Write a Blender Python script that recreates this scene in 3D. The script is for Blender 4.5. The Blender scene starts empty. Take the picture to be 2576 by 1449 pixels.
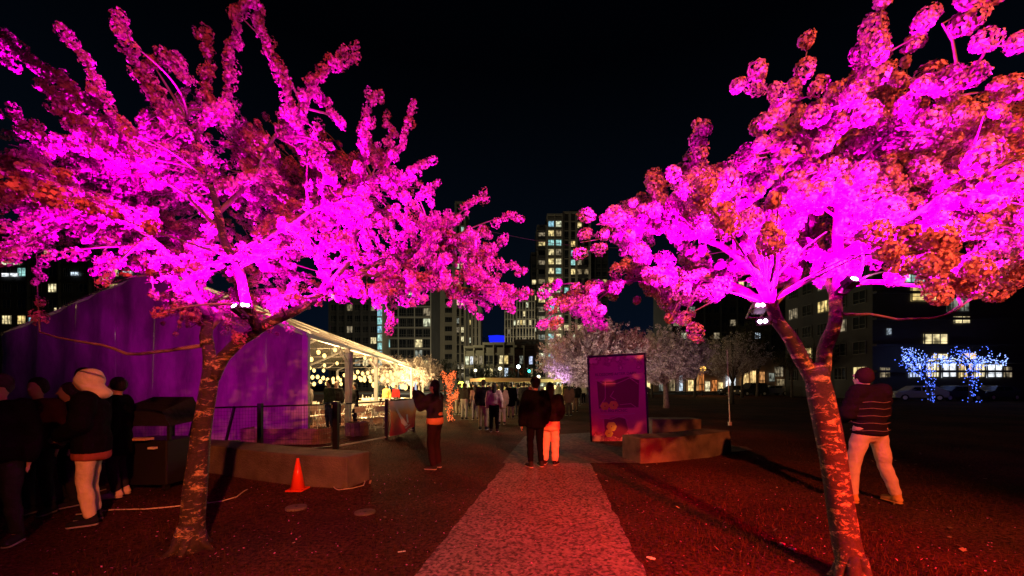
import bpy, bmesh, math, random
import numpy as np
from mathutils import Vector, Matrix, noise
random.seed(7); np.random.seed(7)
R = math.radians
S = bpy.context.scene
C = S.collection

# ---------------------------------------------------------------- camera, sky, lamps, exposure
EYE = 1.62
cam_d = bpy.data.cameras.new('camera'); cam = bpy.data.objects.new('camera', cam_d); C.objects.link(cam)
cam.location = (0, 0, EYE); cam.rotation_euler = (R(90), 0, 0)
cam_d.sensor_width = 36; cam_d.lens = 36*1000/2576; cam_d.shift_y = (968-724.5)/2576
cam_d.clip_start = .05; cam_d.clip_end = 3000
S.camera = cam
S.view_settings.view_transform = 'Standard'; S.view_settings.look = 'None'
S.view_settings.exposure = 0; S.view_settings.gamma = 1; S.view_settings.use_curve_mapping = False
try:
    S.cycles.use_denoising = True; S.cycles.sample_clamp_indirect = 3; S.cycles.sample_clamp_direct = 0
    S.cycles.max_bounces = 6; S.cycles.transparent_max_bounces = 24; S.cycles.diffuse_bounces = 1
except Exception: pass

W = bpy.data.worlds.new('World'); S.world = W; W.use_nodes = True
wn = W.node_tree; bgn = wn.nodes['Background']
tc = wn.nodes.new('ShaderNodeTexCoord'); sep = wn.nodes.new('ShaderNodeSeparateXYZ')
wr = wn.nodes.new('ShaderNodeValToRGB')
wn.links.new(tc.outputs['Generated'], sep.inputs[0]); wn.links.new(sep.outputs['Z'], wr.inputs[0])
wr.color_ramp.elements[0].position = 0.0; wr.color_ramp.elements[0].color = (.0016, .0042, .0125, 1)
wr.color_ramp.elements[1].position = .62; wr.color_ramp.elements[1].color = (.0002, .0004, .0010, 1)
e = wr.color_ramp.elements.new(.28); e.color = (.0011, .0030, .0062, 1)
wn.links.new(wr.outputs[0], bgn.inputs[0]); bgn.inputs[1].default_value = 1.0

def lamp(name, kind, loc, power, color, aim=None, cone=None, blend=.5, size=.05):
    d = bpy.data.lights.new(name, kind); d.energy = power; d.color = color
    d.shadow_soft_size = size
    if kind == 'SPOT':
        d.spot_size = R(cone); d.spot_blend = blend
    o = bpy.data.objects.new(name, d); C.objects.link(o); o.location = loc
    if aim is not None:
        o.rotation_euler = (Vector(aim)-Vector(loc)).to_track_quat('-Z', 'Y').to_euler()
    return o

def P(tx, ty, Y):
    "a point of the place seen in the 2576-wide survey of the photo at (tx, ty), Y metres away"
    return Vector(((tx-1288)*Y/1000, Y, EYE+(968-ty)*Y/1000))
def G(tx, ty):
    Y = EYE*1000/(ty-968); return Vector(((tx-1288)*Y/1000, Y, 0))

ORANGE = (1, .175, .045)
MAG = (1.0, .0, .88)
lamp('assumed_park_lamp_light', 'SPOT', (3.4, -6.2, 5.3), 9800, ORANGE, aim=(3.4-1.9, -6.2+10, 5.3-3.2), cone=58, blend=.45, size=.1)  # assumed lamp out of view, placed from how the ground shadows fall
lamp('red_wash_light', 'SPOT', (4.6, -4.0, 2.35), 12500, (1, .0, .012), aim=(2.6, 2.9, -.8), cone=40, blend=.7, size=.1)  # added unseen spot that reddens the near grass and path
LL = P(612, 775, 3.55); RL = P(1905, 772, 3.1); RR = P(2140, 706, 2.95)
lamp('left_tree_flood_light', 'SPOT', LL+Vector((0, .03, .08)), 1300, MAG, aim=LL+Vector((-.4, .75, 1.6)), cone=140, blend=.25, size=.04)
lamp('left_tree_flood_light', 'SPOT', LL+Vector((.05, .0, .08)), 1000, MAG, aim=LL+Vector((1.05, .25, .75)), cone=100, blend=.6, size=.04)
lamp('left_tree_flood_light', 'SPOT', LL+Vector((-.05, -.03, .08)), 620, MAG, aim=LL+Vector((-.75, -.25, 1.0)), cone=110, blend=.6, size=.04)
lamp('right_tree_flood_light', 'SPOT', RL+Vector((.0, .0, .07)), 950, MAG, aim=RL+Vector((.25, .25, 1.)), cone=140, blend=.3, size=.04)
lamp('right_tree_flood_light', 'SPOT', RL+Vector((-.03, .0, .07)), 1150, MAG, aim=RL+Vector((-.9, .5, .85)), cone=92, blend=.6, size=.04)
lamp('right_tree_flood_light', 'SPOT', RL+Vector((-.03, .05, -.12)), 230, MAG, aim=(3.2, 11.2, 1.9), cone=30, blend=.7, size=.04)
lamp('right_tree_flood_light', 'SPOT', RR+Vector((.0, .0, .07)), 1350, MAG, aim=RR+Vector((.6, .15, .7)), cone=140, blend=.4, size=.04)
WL = Vector((-8.3, 7.1, 1.35))
lamp('added_wall_light', 'SPOT', WL+Vector((0, .12, .1)), 200, (1, 0, .66), aim=WL+Vector((.35, 1, .62)), cone=150, blend=.5, size=.1)  # added to brighten the marquee end wall, kept out of sight

# ---------------------------------------------------------------- helpers
class MB:
    def __init__(s): s.v = []; s.f = []; s.m = []
    def add(s, vs, fs, mi=0):
        n = len(s.v); s.v += [tuple(v) for v in vs]; s.f += [tuple(i+n for i in f) for f in fs]; s.m += [mi]*len(fs); return s
    def box(s, x0, x1, y0, y1, z0, z1, mi=0):
        return s.add([(x0,y0,z0),(x1,y0,z0),(x1,y1,z0),(x0,y1,z0),(x0,y0,z1),(x1,y0,z1),(x1,y1,z1),(x0,y1,z1)],
              [(0,3,2,1),(4,5,6,7),(0,1,5,4),(1,2,6,5),(2,3,7,6),(3,0,4,7)], mi)
    def bar(s, a, b, w, h=None, mi=0):
        a = Vector(a); b = Vector(b); h = h or w; d = (b-a).normalized()
        u = d.cross(Vector((0,0,1)));  u = u.normalized() if u.length > 1e-3 else Vector((1,0,0))
        v = u.cross(d).normalized(); u = u*w/2; v = v*h/2
        vs = [a-u-v, a+u-v, a+u+v, a-u+v, b-u-v, b+u-v, b+u+v, b-u+v]
        return s.add(vs, [(0,1,2,3),(7,6,5,4),(0,4,5,1),(1,5,6,2),(2,6,7,3),(3,7,4,0)], mi)
    def tube(s, pts, rad, n=8, mi=0, jit=0., seed=0, caps=True):
        pts = [Vector(p) for p in pts]; k = len(pts)
        rad = [rad]*k if isinstance(rad, (int, float)) else list(rad)
        rings = []; u = None
        for i in range(k):
            d = (pts[min(i+1,k-1)]-pts[max(i-1,0)])
            d = d.normalized() if d.length > 1e-6 else Vector((0,0,1))
            if u is None:
                u = d.cross(Vector((.13,.97,.21))); u.normalize()
            u = (u-d*u.dot(d)).normalized(); w = d.cross(u)
            ring = []
            for j in range(n):
                a = 2*math.pi*j/n; r = rad[i]
                if jit: r *= 1+jit*noise.noise(Vector((math.cos(a)*1.3+seed, math.sin(a)*1.3, i*.45+seed)))
                ring.append(pts[i]+u*math.cos(a)*r+w*math.sin(a)*r)
            rings.append(ring)
        vs = [v for r_ in rings for v in r_]; fs = []
        for i in range(k-1):
            for j in range(n):
                a = i*n+j; b = i*n+(j+1) % n; fs.append((a, b, b+n, a+n))
        if caps:
            fs.append(tuple(reversed(range(n)))); fs.append(tuple((k-1)*n+j for j in range(n)))
        return s.add(vs, fs, mi)
    def capsule(s, a, b, ra, rb, su=1, sv=1, n=12, mi=0, ce=1):
        a = Vector(a); b = Vector(b); d = b-a
        d = d.normalized() if d.length > 1e-6 else Vector((0,0,1))
        x = Vector((1,0,0)) if abs(d.x) < .9 else Vector((0,0,1))
        u = (x-d*x.dot(d)).normalized(); w = d.cross(u)
        rings = []
        for t in (-90,-55,-20): rings.append((a+d*ra*math.sin(R(t))*min(1,(su+sv)/2)*ce, ra*max(.02, math.cos(R(t)))))
        rings += [(a, ra), (b, rb)]
        for t in (20,55,90): rings.append((b+d*rb*math.sin(R(t))*min(1,(su+sv)/2), rb*max(.02, math.cos(R(t)))))
        vs = []; fs = []
        for c, r in rings:
            for j in range(n):
                q = 2*math.pi*j/n; vs.append(c+u*math.cos(q)*r*su+w*math.sin(q)*r*sv)
        for i in range(len(rings)-1):
            for j in range(n):
                p = i*n+j; q = i*n+(j+1) % n; fs.append((p,q,q+n,p+n))
        fs.append(tuple(reversed(range(n)))); fs.append(tuple((len(rings)-1)*n+j for j in range(n)))
        return s.add(vs, fs, mi)
    def ball(s, c, r, sc=(1,1,1), n=8, m=5, mi=0):
        c = Vector(c); vs = [c+Vector((0,0,-r*sc[2]))]; fs = []
        for i in range(1, m):
            t = -math.pi/2+math.pi*i/m
            for j in range(n):
                a = 2*math.pi*j/n
                vs.append(c+Vector((r*sc[0]*math.cos(t)*math.cos(a), r*sc[1]*math.cos(t)*math.sin(a), r*sc[2]*math.sin(t))))
        vs.append(c+Vector((0,0,r*sc[2])))
        for j in range(n): fs.append((0, 1+(j+1) % n, 1+j)); fs.append((len(vs)-1, 1+(m-2)*n+j, 1+(m-2)*n+(j+1) % n))
        for i in range(m-2):
            for j in range(n):
                a = 1+i*n+j; b = 1+i*n+(j+1) % n; fs.append((a,b,b+n,a+n))
        return s.add(vs, fs, mi)
    def mesh(s, name, mats, smooth=False):
        me = bpy.data.meshes.new(name); me.from_pydata(s.v, [], s.f)
        for m in (mats if isinstance(mats, (list, tuple)) else [mats]): me.materials.append(m)
        me.polygons.foreach_set('material_index', s.m)
        if smooth: me.polygons.foreach_set('use_smooth', [True]*len(s.f))
        me.update(); return me
    def build(s, name, mats, parent=None, world=True, smooth=False, bevel=0, **kw):
        me = s.mesh(name, mats, smooth)
        o = link(me, name, parent, world)
        if bevel:
            b = o.modifiers.new('bevel', 'BEVEL'); b.width = bevel; b.segments = 2; b.limit_method = 'ANGLE'
        tag(o, **kw); return o

def off(o):
    v = Vector((0,0,0))
    while o: v = v+Vector(o.location); o = o.parent
    return v
def link(me, name, parent=None, world=True):
    o = bpy.data.objects.new(name, me); C.objects.link(o)
    if parent:
        o.parent = parent
        if world: o.location = -off(parent)
    return o
def tag(o, label=None, cat=None, group=None, kind=None):
    if label: o['label'] = label
    if cat: o['category'] = cat
    if group: o['group'] = group
    if kind: o['kind'] = kind
    return o
def thing(name, loc, label, cat, group=None, rz=0):
    o = bpy.data.objects.new(name, None); C.objects.link(o); o.location = loc; o.rotation_euler = (0,0,rz)
    o.empty_display_size = .1
    return tag(o, label, cat, group)
def copy_tree(o, parent=None):
    c = o.copy(); C.objects.link(c); c.parent = parent
    for ch in list(o.children): copy_tree(ch, c)
    return c

# ---------------------------------------------------------------- materials
def mat(name, col, rough=.7, metal=0, emis=None, estr=0, bump=0, bscale=8, var=0, vscale=4, spec=.3):
    m = bpy.data.materials.new(name); m.use_nodes = True; nt = m.node_tree; b = nt.nodes['Principled BSDF']
    b.inputs['Base Color'].default_value = (*col, 1); b.inputs['Roughness'].default_value = rough
    b.inputs['Metallic'].default_value = metal; b.inputs['Specular IOR Level'].default_value = spec
    if emis: b.inputs['Emission Color'].default_value = (*emis, 1); b.inputs['Emission Strength'].default_value = estr
    if var or bump:
        t = nt.nodes.new('ShaderNodeTexCoord')
    if var:
        n = nt.nodes.new('ShaderNodeTexNoise'); n.inputs['Scale'].default_value = vscale; n.inputs['Detail'].default_value = 6
        nt.links.new(t.outputs['Object'], n.inputs['Vector'])
        r = nt.nodes.new('ShaderNodeValToRGB'); nt.links.new(n.outputs[0], r.inputs[0])
        r.color_ramp.elements[0].position = .3; r.color_ramp.elements[1].position = .7
        r.color_ramp.elements[0].color = (*[c*(1-var) for c in col], 1); r.color_ramp.elements[1].color = (*[min(1, c*(1+var)) for c in col], 1)
        nt.links.new(r.outputs[0], b.inputs['Base Color'])
    if bump:
        n2 = nt.nodes.new('ShaderNodeTexNoise'); n2.inputs['Scale'].default_value = bscale; n2.inputs['Detail'].default_value = 5
        nt.links.new(t.outputs['Object'], n2.inputs['Vector'])
        bp = nt.nodes.new('ShaderNodeBump'); bp.inputs['Strength'].default_value = bump; bp.inputs['Distance'].default_value = .05
        nt.links.new(n2.outputs[0], bp.inputs['Height']); nt.links.new(bp.outputs[0], b.inputs['Normal'])
    m.cycles.emission_sampling = 'NONE'
    return m
def glow(name, col, s):
    m = bpy.data.materials.new(name); m.use_nodes = True; nt = m.node_tree; nt.nodes.clear()
    e = nt.nodes.new('ShaderNodeEmission'); e.inputs[0].default_value = (*col, 1); e.inputs[1].default_value = s
    o = nt.nodes.new('ShaderNodeOutputMaterial'); nt.links.new(e.outputs[0], o.inputs[0]); m.cycles.emission_sampling = 'NONE'; return m

def petal_mat(name, ca, cb, trans=.4):
    m = bpy.data.materials.new(name); m.use_nodes = True; nt = m.node_tree; nt.nodes.clear()
    g = nt.nodes.new('ShaderNodeNewGeometry'); r = nt.nodes.new('ShaderNodeValToRGB')
    r.color_ramp.elements[0].color = (*ca, 1); r.color_ramp.elements[1].color = (*cb, 1)
    nt.links.new(g.outputs['Random Per Island'], r.inputs[0])
    d = nt.nodes.new('ShaderNodeBsdfDiffuse'); t = nt.nodes.new('ShaderNodeBsdfTranslucent'); mx = nt.nodes.new('ShaderNodeMixShader')
    mx.inputs[0].default_value = trans
    for q in (d, t): nt.links.new(r.outputs[0], q.inputs[0])
    o = nt.nodes.new('ShaderNodeOutputMaterial')
    nt.links.new(d.outputs[0], mx.inputs[1]); nt.links.new(t.outputs[0], mx.inputs[2]); nt.links.new(mx.outputs[0], o.inputs[0])
    return m

def bark_mat(name, dark, pale, thr=.56):
    m = bpy.data.materials.new(name); m.use_nodes = True; nt = m.node_tree; b = nt.nodes['Principled BSDF']
    b.inputs['Roughness'].default_value = .8
    t = nt.nodes.new('ShaderNodeTexCoord'); mp = nt.nodes.new('ShaderNodeMapping'); mp.inputs['Scale'].default_value = (7, 7, 15)
    n = nt.nodes.new('ShaderNodeTexNoise'); n.inputs['Scale'].default_value = 1.25; n.inputs['Detail'].default_value = 9; n.inputs['Roughness'].default_value = .72; n.inputs['Distortion'].default_value = .6
    r = nt.nodes.new('ShaderNodeValToRGB'); r.color_ramp.elements[0].position = thr-.03; r.color_ramp.elements[0].color = (*dark, 1)
    r.color_ramp.elements[1].position = thr+.06; r.color_ramp.elements[1].color = (*pale, 1)
    nt.links.new(t.outputs['Object'], mp.inputs[0]); nt.links.new(mp.outputs[0], n.inputs['Vector']); nt.links.new(n.outputs[0], r.inputs[0])
    n3 = nt.nodes.new('ShaderNodeTexNoise'); n3.inputs['Scale'].default_value = 38; n3.inputs['Detail'].default_value = 4
    nt.links.new(t.outputs['Object'], n3.inputs['Vector'])
    mm = nt.nodes.new('ShaderNodeMix'); mm.data_type = 'RGBA'; mm.blend_type = 'MULTIPLY'; mm.inputs[0].default_value = .75
    nt.links.new(r.outputs[0], mm.inputs[6]); 
    r3 = nt.nodes.new('ShaderNodeValToRGB'); r3.color_ramp.elements[0].position = .35; r3.color_ramp.elements[0].color = (.3,.3,.3,1); r3.color_ramp.elements[1].position = .6
    nt.links.new(n3.outputs[0], r3.inputs[0]); nt.links.new(r3.outputs[0], mm.inputs[7]); nt.links.new(mm.outputs[2], b.inputs['Base Color'])
    bp = nt.nodes.new('ShaderNodeBump'); bp.inputs['Strength'].default_value = .8; bp.inputs['Distance'].default_value = .02
    nt.links.new(n.outputs[0], bp.inputs['Height']); nt.links.new(bp.outputs[0], b.inputs['Normal'])
    return m

M = {}
M['bark'] = bark_mat('cherry_bark', (.035, .018, .012), (.60, .40, .20), .565)
M['bark_limb'] = mat('limb_bark', (.16, .1, .09), .8, bump=.5, bscale=20, var=.5, vscale=14)
M['twig'] = mat('twig_bark', (.22, .13, .12), .75)
M['dark_bark'] = mat('dark_bark', (.09, .07, .06), .85, var=.4, vscale=6)
M['petal_l'] = petal_mat('cherry_petal', (.48, .08, .28), (.95, .26, .66), .28)
M['petal_r'] = petal_mat('pompom_petal', (.38, .13, .24), (.95, .46, .64), .18)
M['petal_w'] = petal_mat('pale_petal', (.50, .42, .42), (.86, .76, .76), .3)
M['leaf_dark'] = petal_mat('dark_leaf', (.03, .035, .02), (.09, .10, .05), .25)
M['black'] = mat('black_metal', (.012, .011, .012), .5)
M['black_fabric'] = mat('black_fabric', (.012, .011, .013), .8, bump=.4, bscale=14)
M['concrete'] = mat('concrete', (.135, .115, .085), .9, bump=.6, bscale=38, var=.45, vscale=2.6)
M['white_paint'] = mat('white_paint', (.78, .76, .74), .5)
M['white_plastic'] = mat('white_plastic', (.75, .73, .70), .45)
M['tent_post'] = mat('tent_post', (.7, .68, .72), .4)
M['wood'] = mat('planter_wood', (.22, .16, .12), .8, bump=.4, bscale=22, var=.4, vscale=5)
M['cable'] = mat('pale_cable', (.7, .6, .55), .5)
# ---------------------------------------------------------------- ground
def ground_mat():
    m = bpy.data.materials.new('trampled_grass'); m.use_nodes = True; nt = m.node_tree; b = nt.nodes['Principled BSDF']
    b.inputs['Roughness'].default_value = .95; b.inputs['Specular IOR Level'].default_value = .1
    t = nt.nodes.new('ShaderNodeTexCoord')
    def nz(s, d=6, rg=.6):
        n = nt.nodes.new('ShaderNodeTexNoise'); n.inputs['Scale'].default_value = s; n.inputs['Detail'].default_value = d; n.inputs['Roughness'].default_value = rg
        nt.links.new(t.outputs['Object'], n.inputs['Vector']); return n
    a = nz(.35); c = nz(26, 8, .7)
    r1 = nt.nodes.new('ShaderNodeValToRGB'); e = r1.color_ramp.elements
    e[0].position = .40; e[0].color = (.05, .017, .008, 1); e[1].position = .62; e[1].color = (.13, .040, .022, 1)
    nt.links.new(a.outputs[0], r1.inputs[0])
    r2 = nt.nodes.new('ShaderNodeValToRGB'); e = r2.color_ramp.elements
    e[0].position = .38; e[0].color = (.12, .12, .12, 1); e[1].position = .66; e[1].color = (1.7, 1.7, 1.7, 1)
    nt.links.new(c.outputs[0], r2.inputs[0])
    mm = nt.nodes.new('ShaderNodeMix'); mm.data_type = 'RGBA'; mm.blend_type = 'MULTIPLY'; mm.inputs[0].default_value = 1
    nt.links.new(r1.outputs[0], mm.inputs[6]); nt.links.new(r2.outputs[0], mm.inputs[7]); nt.links.new(mm.outputs[2], b.inputs['Base Color'])
    bp = nt.nodes.new('ShaderNodeBump'); bp.inputs['Strength'].default_value = .9; bp.inputs['Distance'].default_value = .05
    nt.links.new(c.outputs[0], bp.inputs['Height']); nt.links.new(bp.outputs[0], b.inputs['Normal']); return m
def path_mat(name, lo, hi, sc=38):
    m = bpy.data.materials.new(name); m.use_nodes = True; nt = m.node_tree; b = nt.nodes['Principled BSDF']
    b.inputs['Roughness'].default_value = .9; b.inputs['Specular IOR Level'].default_value = .2
    t = nt.nodes.new('ShaderNodeTexCoord'); v = nt.nodes.new('ShaderNodeTexVoronoi'); v.inputs['Scale'].default_value = sc
    nt.links.new(t.outputs['Object'], v.inputs['Vector'])
    n = nt.nodes.new('ShaderNodeTexNoise'); n.inputs['Scale'].default_value = sc*.8; n.inputs['Detail'].default_value = 5; nt.links.new(t.outputs['Object'], n.inputs['Vector'])
    n2 = nt.nodes.new('ShaderNodeTexNoise'); n2.inputs['Scale'].default_value = 1.1; n2.inputs['Detail'].default_value = 4; nt.links.new(t.outputs['Object'], n2.inputs['Vector'])
    r = nt.nodes.new('ShaderNodeValToRGB'); e = r.color_ramp.elements; e[0].position = .36; e[0].color = (*lo, 1); e[1].position = .62; e[1].color = (*hi, 1)
    mx = nt.nodes.new('ShaderNodeMix'); mx.data_type = 'FLOAT'; mx.inputs[0].default_value = .35
    nt.links.new(n.outputs[0], mx.inputs[2]); nt.links.new(v.outputs['Color'], mx.inputs[3]); nt.links.new(mx.outputs[0], r.inputs[0])
    mm = nt.nodes.new('ShaderNodeMix'); mm.data_type = 'RGBA'; mm.blend_type = 'MULTIPLY'; mm.inputs[0].default_value = 1
    r2 = nt.nodes.new('ShaderNodeValToRGB'); e = r2.color_ramp.elements; e[0].position = .3; e[0].color = (.72,.72,.72,1); e[1].position = .7; e[1].color = (1.1,1.1,1.1,1)
    nt.links.new(n2.outputs[0], r2.inputs[0]); nt.links.new(r.outputs[0], mm.inputs[6]); nt.links.new(r2.outputs[0], mm.inputs[7]); nt.links.new(mm.outputs[2], b.inputs['Base Color'])
    bp = nt.nodes.new('ShaderNodeBump'); bp.inputs['Strength'].default_value = .6; bp.inputs['Distance'].default_value = .015
    nt.links.new(mx.outputs[0], bp.inputs['Height']); nt.links.new(bp.outputs[0], b.inputs['Normal']); return m
M['ground'] = ground_mat(); M['path'] = path_mat('exposed_aggregate_path', (.07, .035, .03), (.36, .20, .19), 34)
M['asphalt'] = mat('asphalt', (.05, .05, .05), .8, var=.3)
# gently uneven sheet near the camera, one flat apron out to the horizon
def ground():
    mb = MB(); xs = [-900,-200,-60,-30]+[-16+.5*i for i in range(65)]+[30,60,200,900]
    ys = [-40,-10]+[.5*i for i in range(1, 71)]+[45,70,120,300,1500]
    for y in ys:
        for x in xs:
            z = 0
            if abs(x) < 16 and 0 < y < 35:
                pl = -.84+.147*(y-3.27); pr = 1.12+.10*(y-3.27)
                d = max(pl-x, x-pr, 0); z = .035*(noise.noise(Vector((x*.7, y*.7, 0)))) * min(1, d*.8) - .012*min(1, d*4)
            mb.v.append((x, y, z))
    n = len(xs)
    for j in range(len(ys)-1):
        for i in range(n-1): mb.f.append((j*n+i, j*n+i+1, (j+1)*n+i+1, (j+1)*n+i)); mb.m.append(0)
    mb.build('ground', M['ground'], smooth=True, kind='structure')
ground()
# path: straight gravel-textured slab running away, then a wider paved area by the seat walls
mb = MB(); k = 160
for i in range(k+1):
    y = -3+11.2*i/k; w = .035*noise.noise(Vector((y*3, 1, 0)))+.02*noise.noise(Vector((y*11, 4, 0)))
    a = -.84+.147*(y-3.27)+w; b = 1.12+.10*(y-3.27)+.035*noise.noise(Vector((y*3, 9, 0)))+.02*noise.noise(Vector((y*11, 7, 0)))
    mb.v += [(a, y, .008), (b, y, .008), (a, y, -.03), (b, y, -.03)]
for i in range(k):
    j = 4*i; mb.f += [(j, j+1, j+5, j+4), (j+2, j, j+4, j+6), (j+1, j+3, j+7, j+5)]; mb.m += [0,0,0]
mb.f.append((0, 2, 3, 1)); mb.m.append(0)
mb.build('path', M['path'], kind='structure')
M['pave'] = path_mat('worn_pavement', (.05, .035, .025), (.14, .10, .075), 14)
mb = MB(); mb.add([(-.2, 8.2, .004), (2.7, 8.21, .004), (6.0, 9.9, .004), (6.6, 12.4, .004), (3.5, 13.8, .004), (.4, 12.5, .004)], [(0,1,2,3,4,5)])
mb.build('pavement', M['pave'], kind='structure')
# far street with kerb
mb = MB(); mb.box(-400, 400, 66, 80, .0, .02); mb.build('road', M['asphalt'], kind='structure')
mb = MB(); mb.box(-400, 400, 80.01, 84, .0, .14); mb.build('pavement', M['concrete'], kind='structure')

# grass, fallen petals (one mesh each)
def quads_mesh(name, V, m, kind='stuff', parent=None, **kw):
    "V: (n,4,3) array of quads"
    n = len(V); me = bpy.data.meshes.new(name); me.vertices.add(n*4); me.vertices.foreach_set('co', V.reshape(-1).astype(np.float32))
    me.loops.add(n*4); me.loops.foreach_set('vertex_index', np.arange(n*4, dtype=np.int32))
    me.polygons.add(n); me.polygons.foreach_set('loop_start', np.arange(0, n*4, 4, dtype=np.int32)); me.polygons.foreach_set('loop_total', np.full(n, 4, dtype=np.int32))
    me.materials.append(m); me.update(calc_edges=True); me.validate()
    o = link(me, name, parent); tag(o, kind=kind, **kw); return o
rng = np.random.default_rng(5)
def edge_l(y): return -.84+.147*(y-3.27)
def edge_r(y): return 1.12+.10*(y-3.27)
n = 90000
Y = 2.2+rng.random(n)**1.6*11; X = (rng.random(n)-.5)*2*(Y*1.35)
clump = np.array([noise.noise(Vector((x*1.1, y*1.1, 3))) for x, y in zip(X, Y)])
edge = np.minimum(np.abs(X-edge_l(Y)), np.abs(X-edge_r(Y)))
keep = ((X < edge_l(Y)-.03) | (X > edge_r(Y)+.03)) & ((clump > -.05) | (rng.random(n) < .35) | (edge < .1)) & ~((Y > 8.1) & (X > -.3) & (X < 6))
X = X[keep]; Y = Y[keep]; n = len(X); h = .012+.028*rng.random(n); a = rng.random(n)*6.28; l = .02*rng.normal(size=(n, 2)); w = .0022+.0022*rng.random(n)
base = np.stack([X, Y, np.full(n, -.02)], 1); du = np.stack([np.cos(a)*w, np.sin(a)*w, np.zeros(n)], 1); tip = base+np.stack([l[:,0], l[:,1], h+.02], 1)
V = np.stack([base-du, base+du, tip+du*.25, tip-du*.25], 1)
M['grass'] = petal_mat('short_grass', (.04, .022, .008), (.12, .05, .025), .3)
quads_mesh('grass', V, M['grass'], label='short trodden grass on both sides of the path', cat='grass')
def scatter_quads(name, X, Y, size, m, z=.012, **kw):
    n = len(X); a = rng.random(n)*6.28; t = rng.normal(size=(n, 3))*.35
    u = np.stack([np.cos(a), np.sin(a), t[:,0]], 1)*size[:, None]; v = np.stack([-np.sin(a), np.cos(a), t[:,1]], 1)*size[:, None]*.7
    c = np.stack([X, Y, np.full(n, z)], 1)
    return quads_mesh(name, np.stack([c-u-v, c+u-v, c+u+v, c-u+v], 1), m, **kw)
def soil_clods():
    "small lumps and tufts that break up the trodden lawn"
    r2 = np.random.default_rng(77); n = 5200; Y = 2.6+r2.random(n)**1.5*8; X = (r2.random(n)-.5)*2*Y*1.3
    keep = ((X < edge_l(Y)-.02) | (X > edge_r(Y)+.02)) & ~((Y > 8.0) & (X > -.3) & (X < 6)); X = X[keep]; Y = Y[keep]; n = len(X)
    s_ = .004+.012*r2.random(n)**2; c = np.stack([X, Y, s_*.3], 1); Q = []
    for a in range(4):
        t0 = a*1.571; t1 = t0+1.571
        p0 = c+np.stack([np.cos(t0)*s_, np.sin(t0)*s_, -s_*.6], 1); p1 = c+np.stack([np.cos(t1)*s_, np.sin(t1)*s_, -s_*.6], 1)
        tp_ = c+np.stack([r2.normal(size=n)*s_*.3, r2.normal(size=n)*s_*.3, s_*.8], 1)
        Q.append(np.stack([p0, p1, tp_+(p1-p0)*.1, tp_-(p1-p0)*.1], 1))
    quads_mesh('soil_lumps', np.concatenate(Q), M['ground'], label='small lumps of earth strewn over the trodden lawn', cat='soil')
soil_clods()
M['leaf_litter'] = petal_mat('dry_leaf', (.16, .08, .05), (.62, .42, .30), .1)
n = 110; Y = 2.6+rng.random(n)**1.3*7; X = (rng.random(n)-.35)*2*Y*1.1
scatter_quads('leaf_litter', X, Y, .008+.018*rng.random(n), M['leaf_litter'], z=.02, label='dry leaves and scraps scattered on the lawn', cat='leaf litter')
n = 1500; ang = rng.random(n)*6.28; rr = 3.2*np.sqrt(rng.random(n)); half = n//2
cx = np.where(np.arange(n) < half, -3.2, 2.9); cy = np.where(np.arange(n) < half, 4.2, 3.9)
X = cx+rr*np.cos(ang); Y = cy+rr*np.sin(ang); ok = (Y > 2.4)
scatter_quads('fallen_petals', X[ok], Y[ok], .003+.006*rng.random(ok.sum()), M['petal_l'], label='pale fallen blossom petals littering grass and path', cat='petals')

# ---------------------------------------------------------------- blossom trees
def in_poly(x, y, poly):
    c = False; j = len(poly)-1
    for i in range(len(poly)):
        xi, yi = poly[i]; xj, yj = poly[j]
        if (yi > y) != (yj > y) and x < (xj-xi)*(y-yi)/(yj-yi)+xi: c = not c
        j = i
    return c
def petals(cent, rad, axis, nf, size, rg, shell=.38, wobble=.28):
    "folded quads spread over ellipsoidal puffs"
    N = len(cent); K = N*nf
    c = np.repeat(cent, nf, 0); r = np.repeat(rad, nf)[:, None]; ax = np.repeat(axis, nf, 0)
    d = rg.normal(size=(K, 3)); d /= np.linalg.norm(d, axis=1)[:, None]
    al = (d*ax).sum(1)[:, None]
    lump = (shell+(1-shell)*rg.random((K, 1))**.45)
    wob = np.repeat(rg.normal(size=(N, 3))*wobble, nf, 0); d = d*(1+wob*np.sign(d)); al = (d*ax).sum(1)[:, None]
    p = c+r*lump*(d+ax*al*.35)
    nn = d+.33*rg.normal(size=(K, 3)); nn /= np.linalg.norm(nn, axis=1)[:, None]
    h = rg.normal(size=(K, 3)); u = np.cross(nn, h); u /= np.linalg.norm(u, axis=1)[:, None]+1e-9; v = np.cross(nn, u)
    s = (size*(.7+.6*rg.random((K, 1))))
    f = nn*s*.35
    return np.stack([p-u*s+f, p-v*s-f*.2, p+u*s+f, p+v*s-f*.2], 1)

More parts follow.
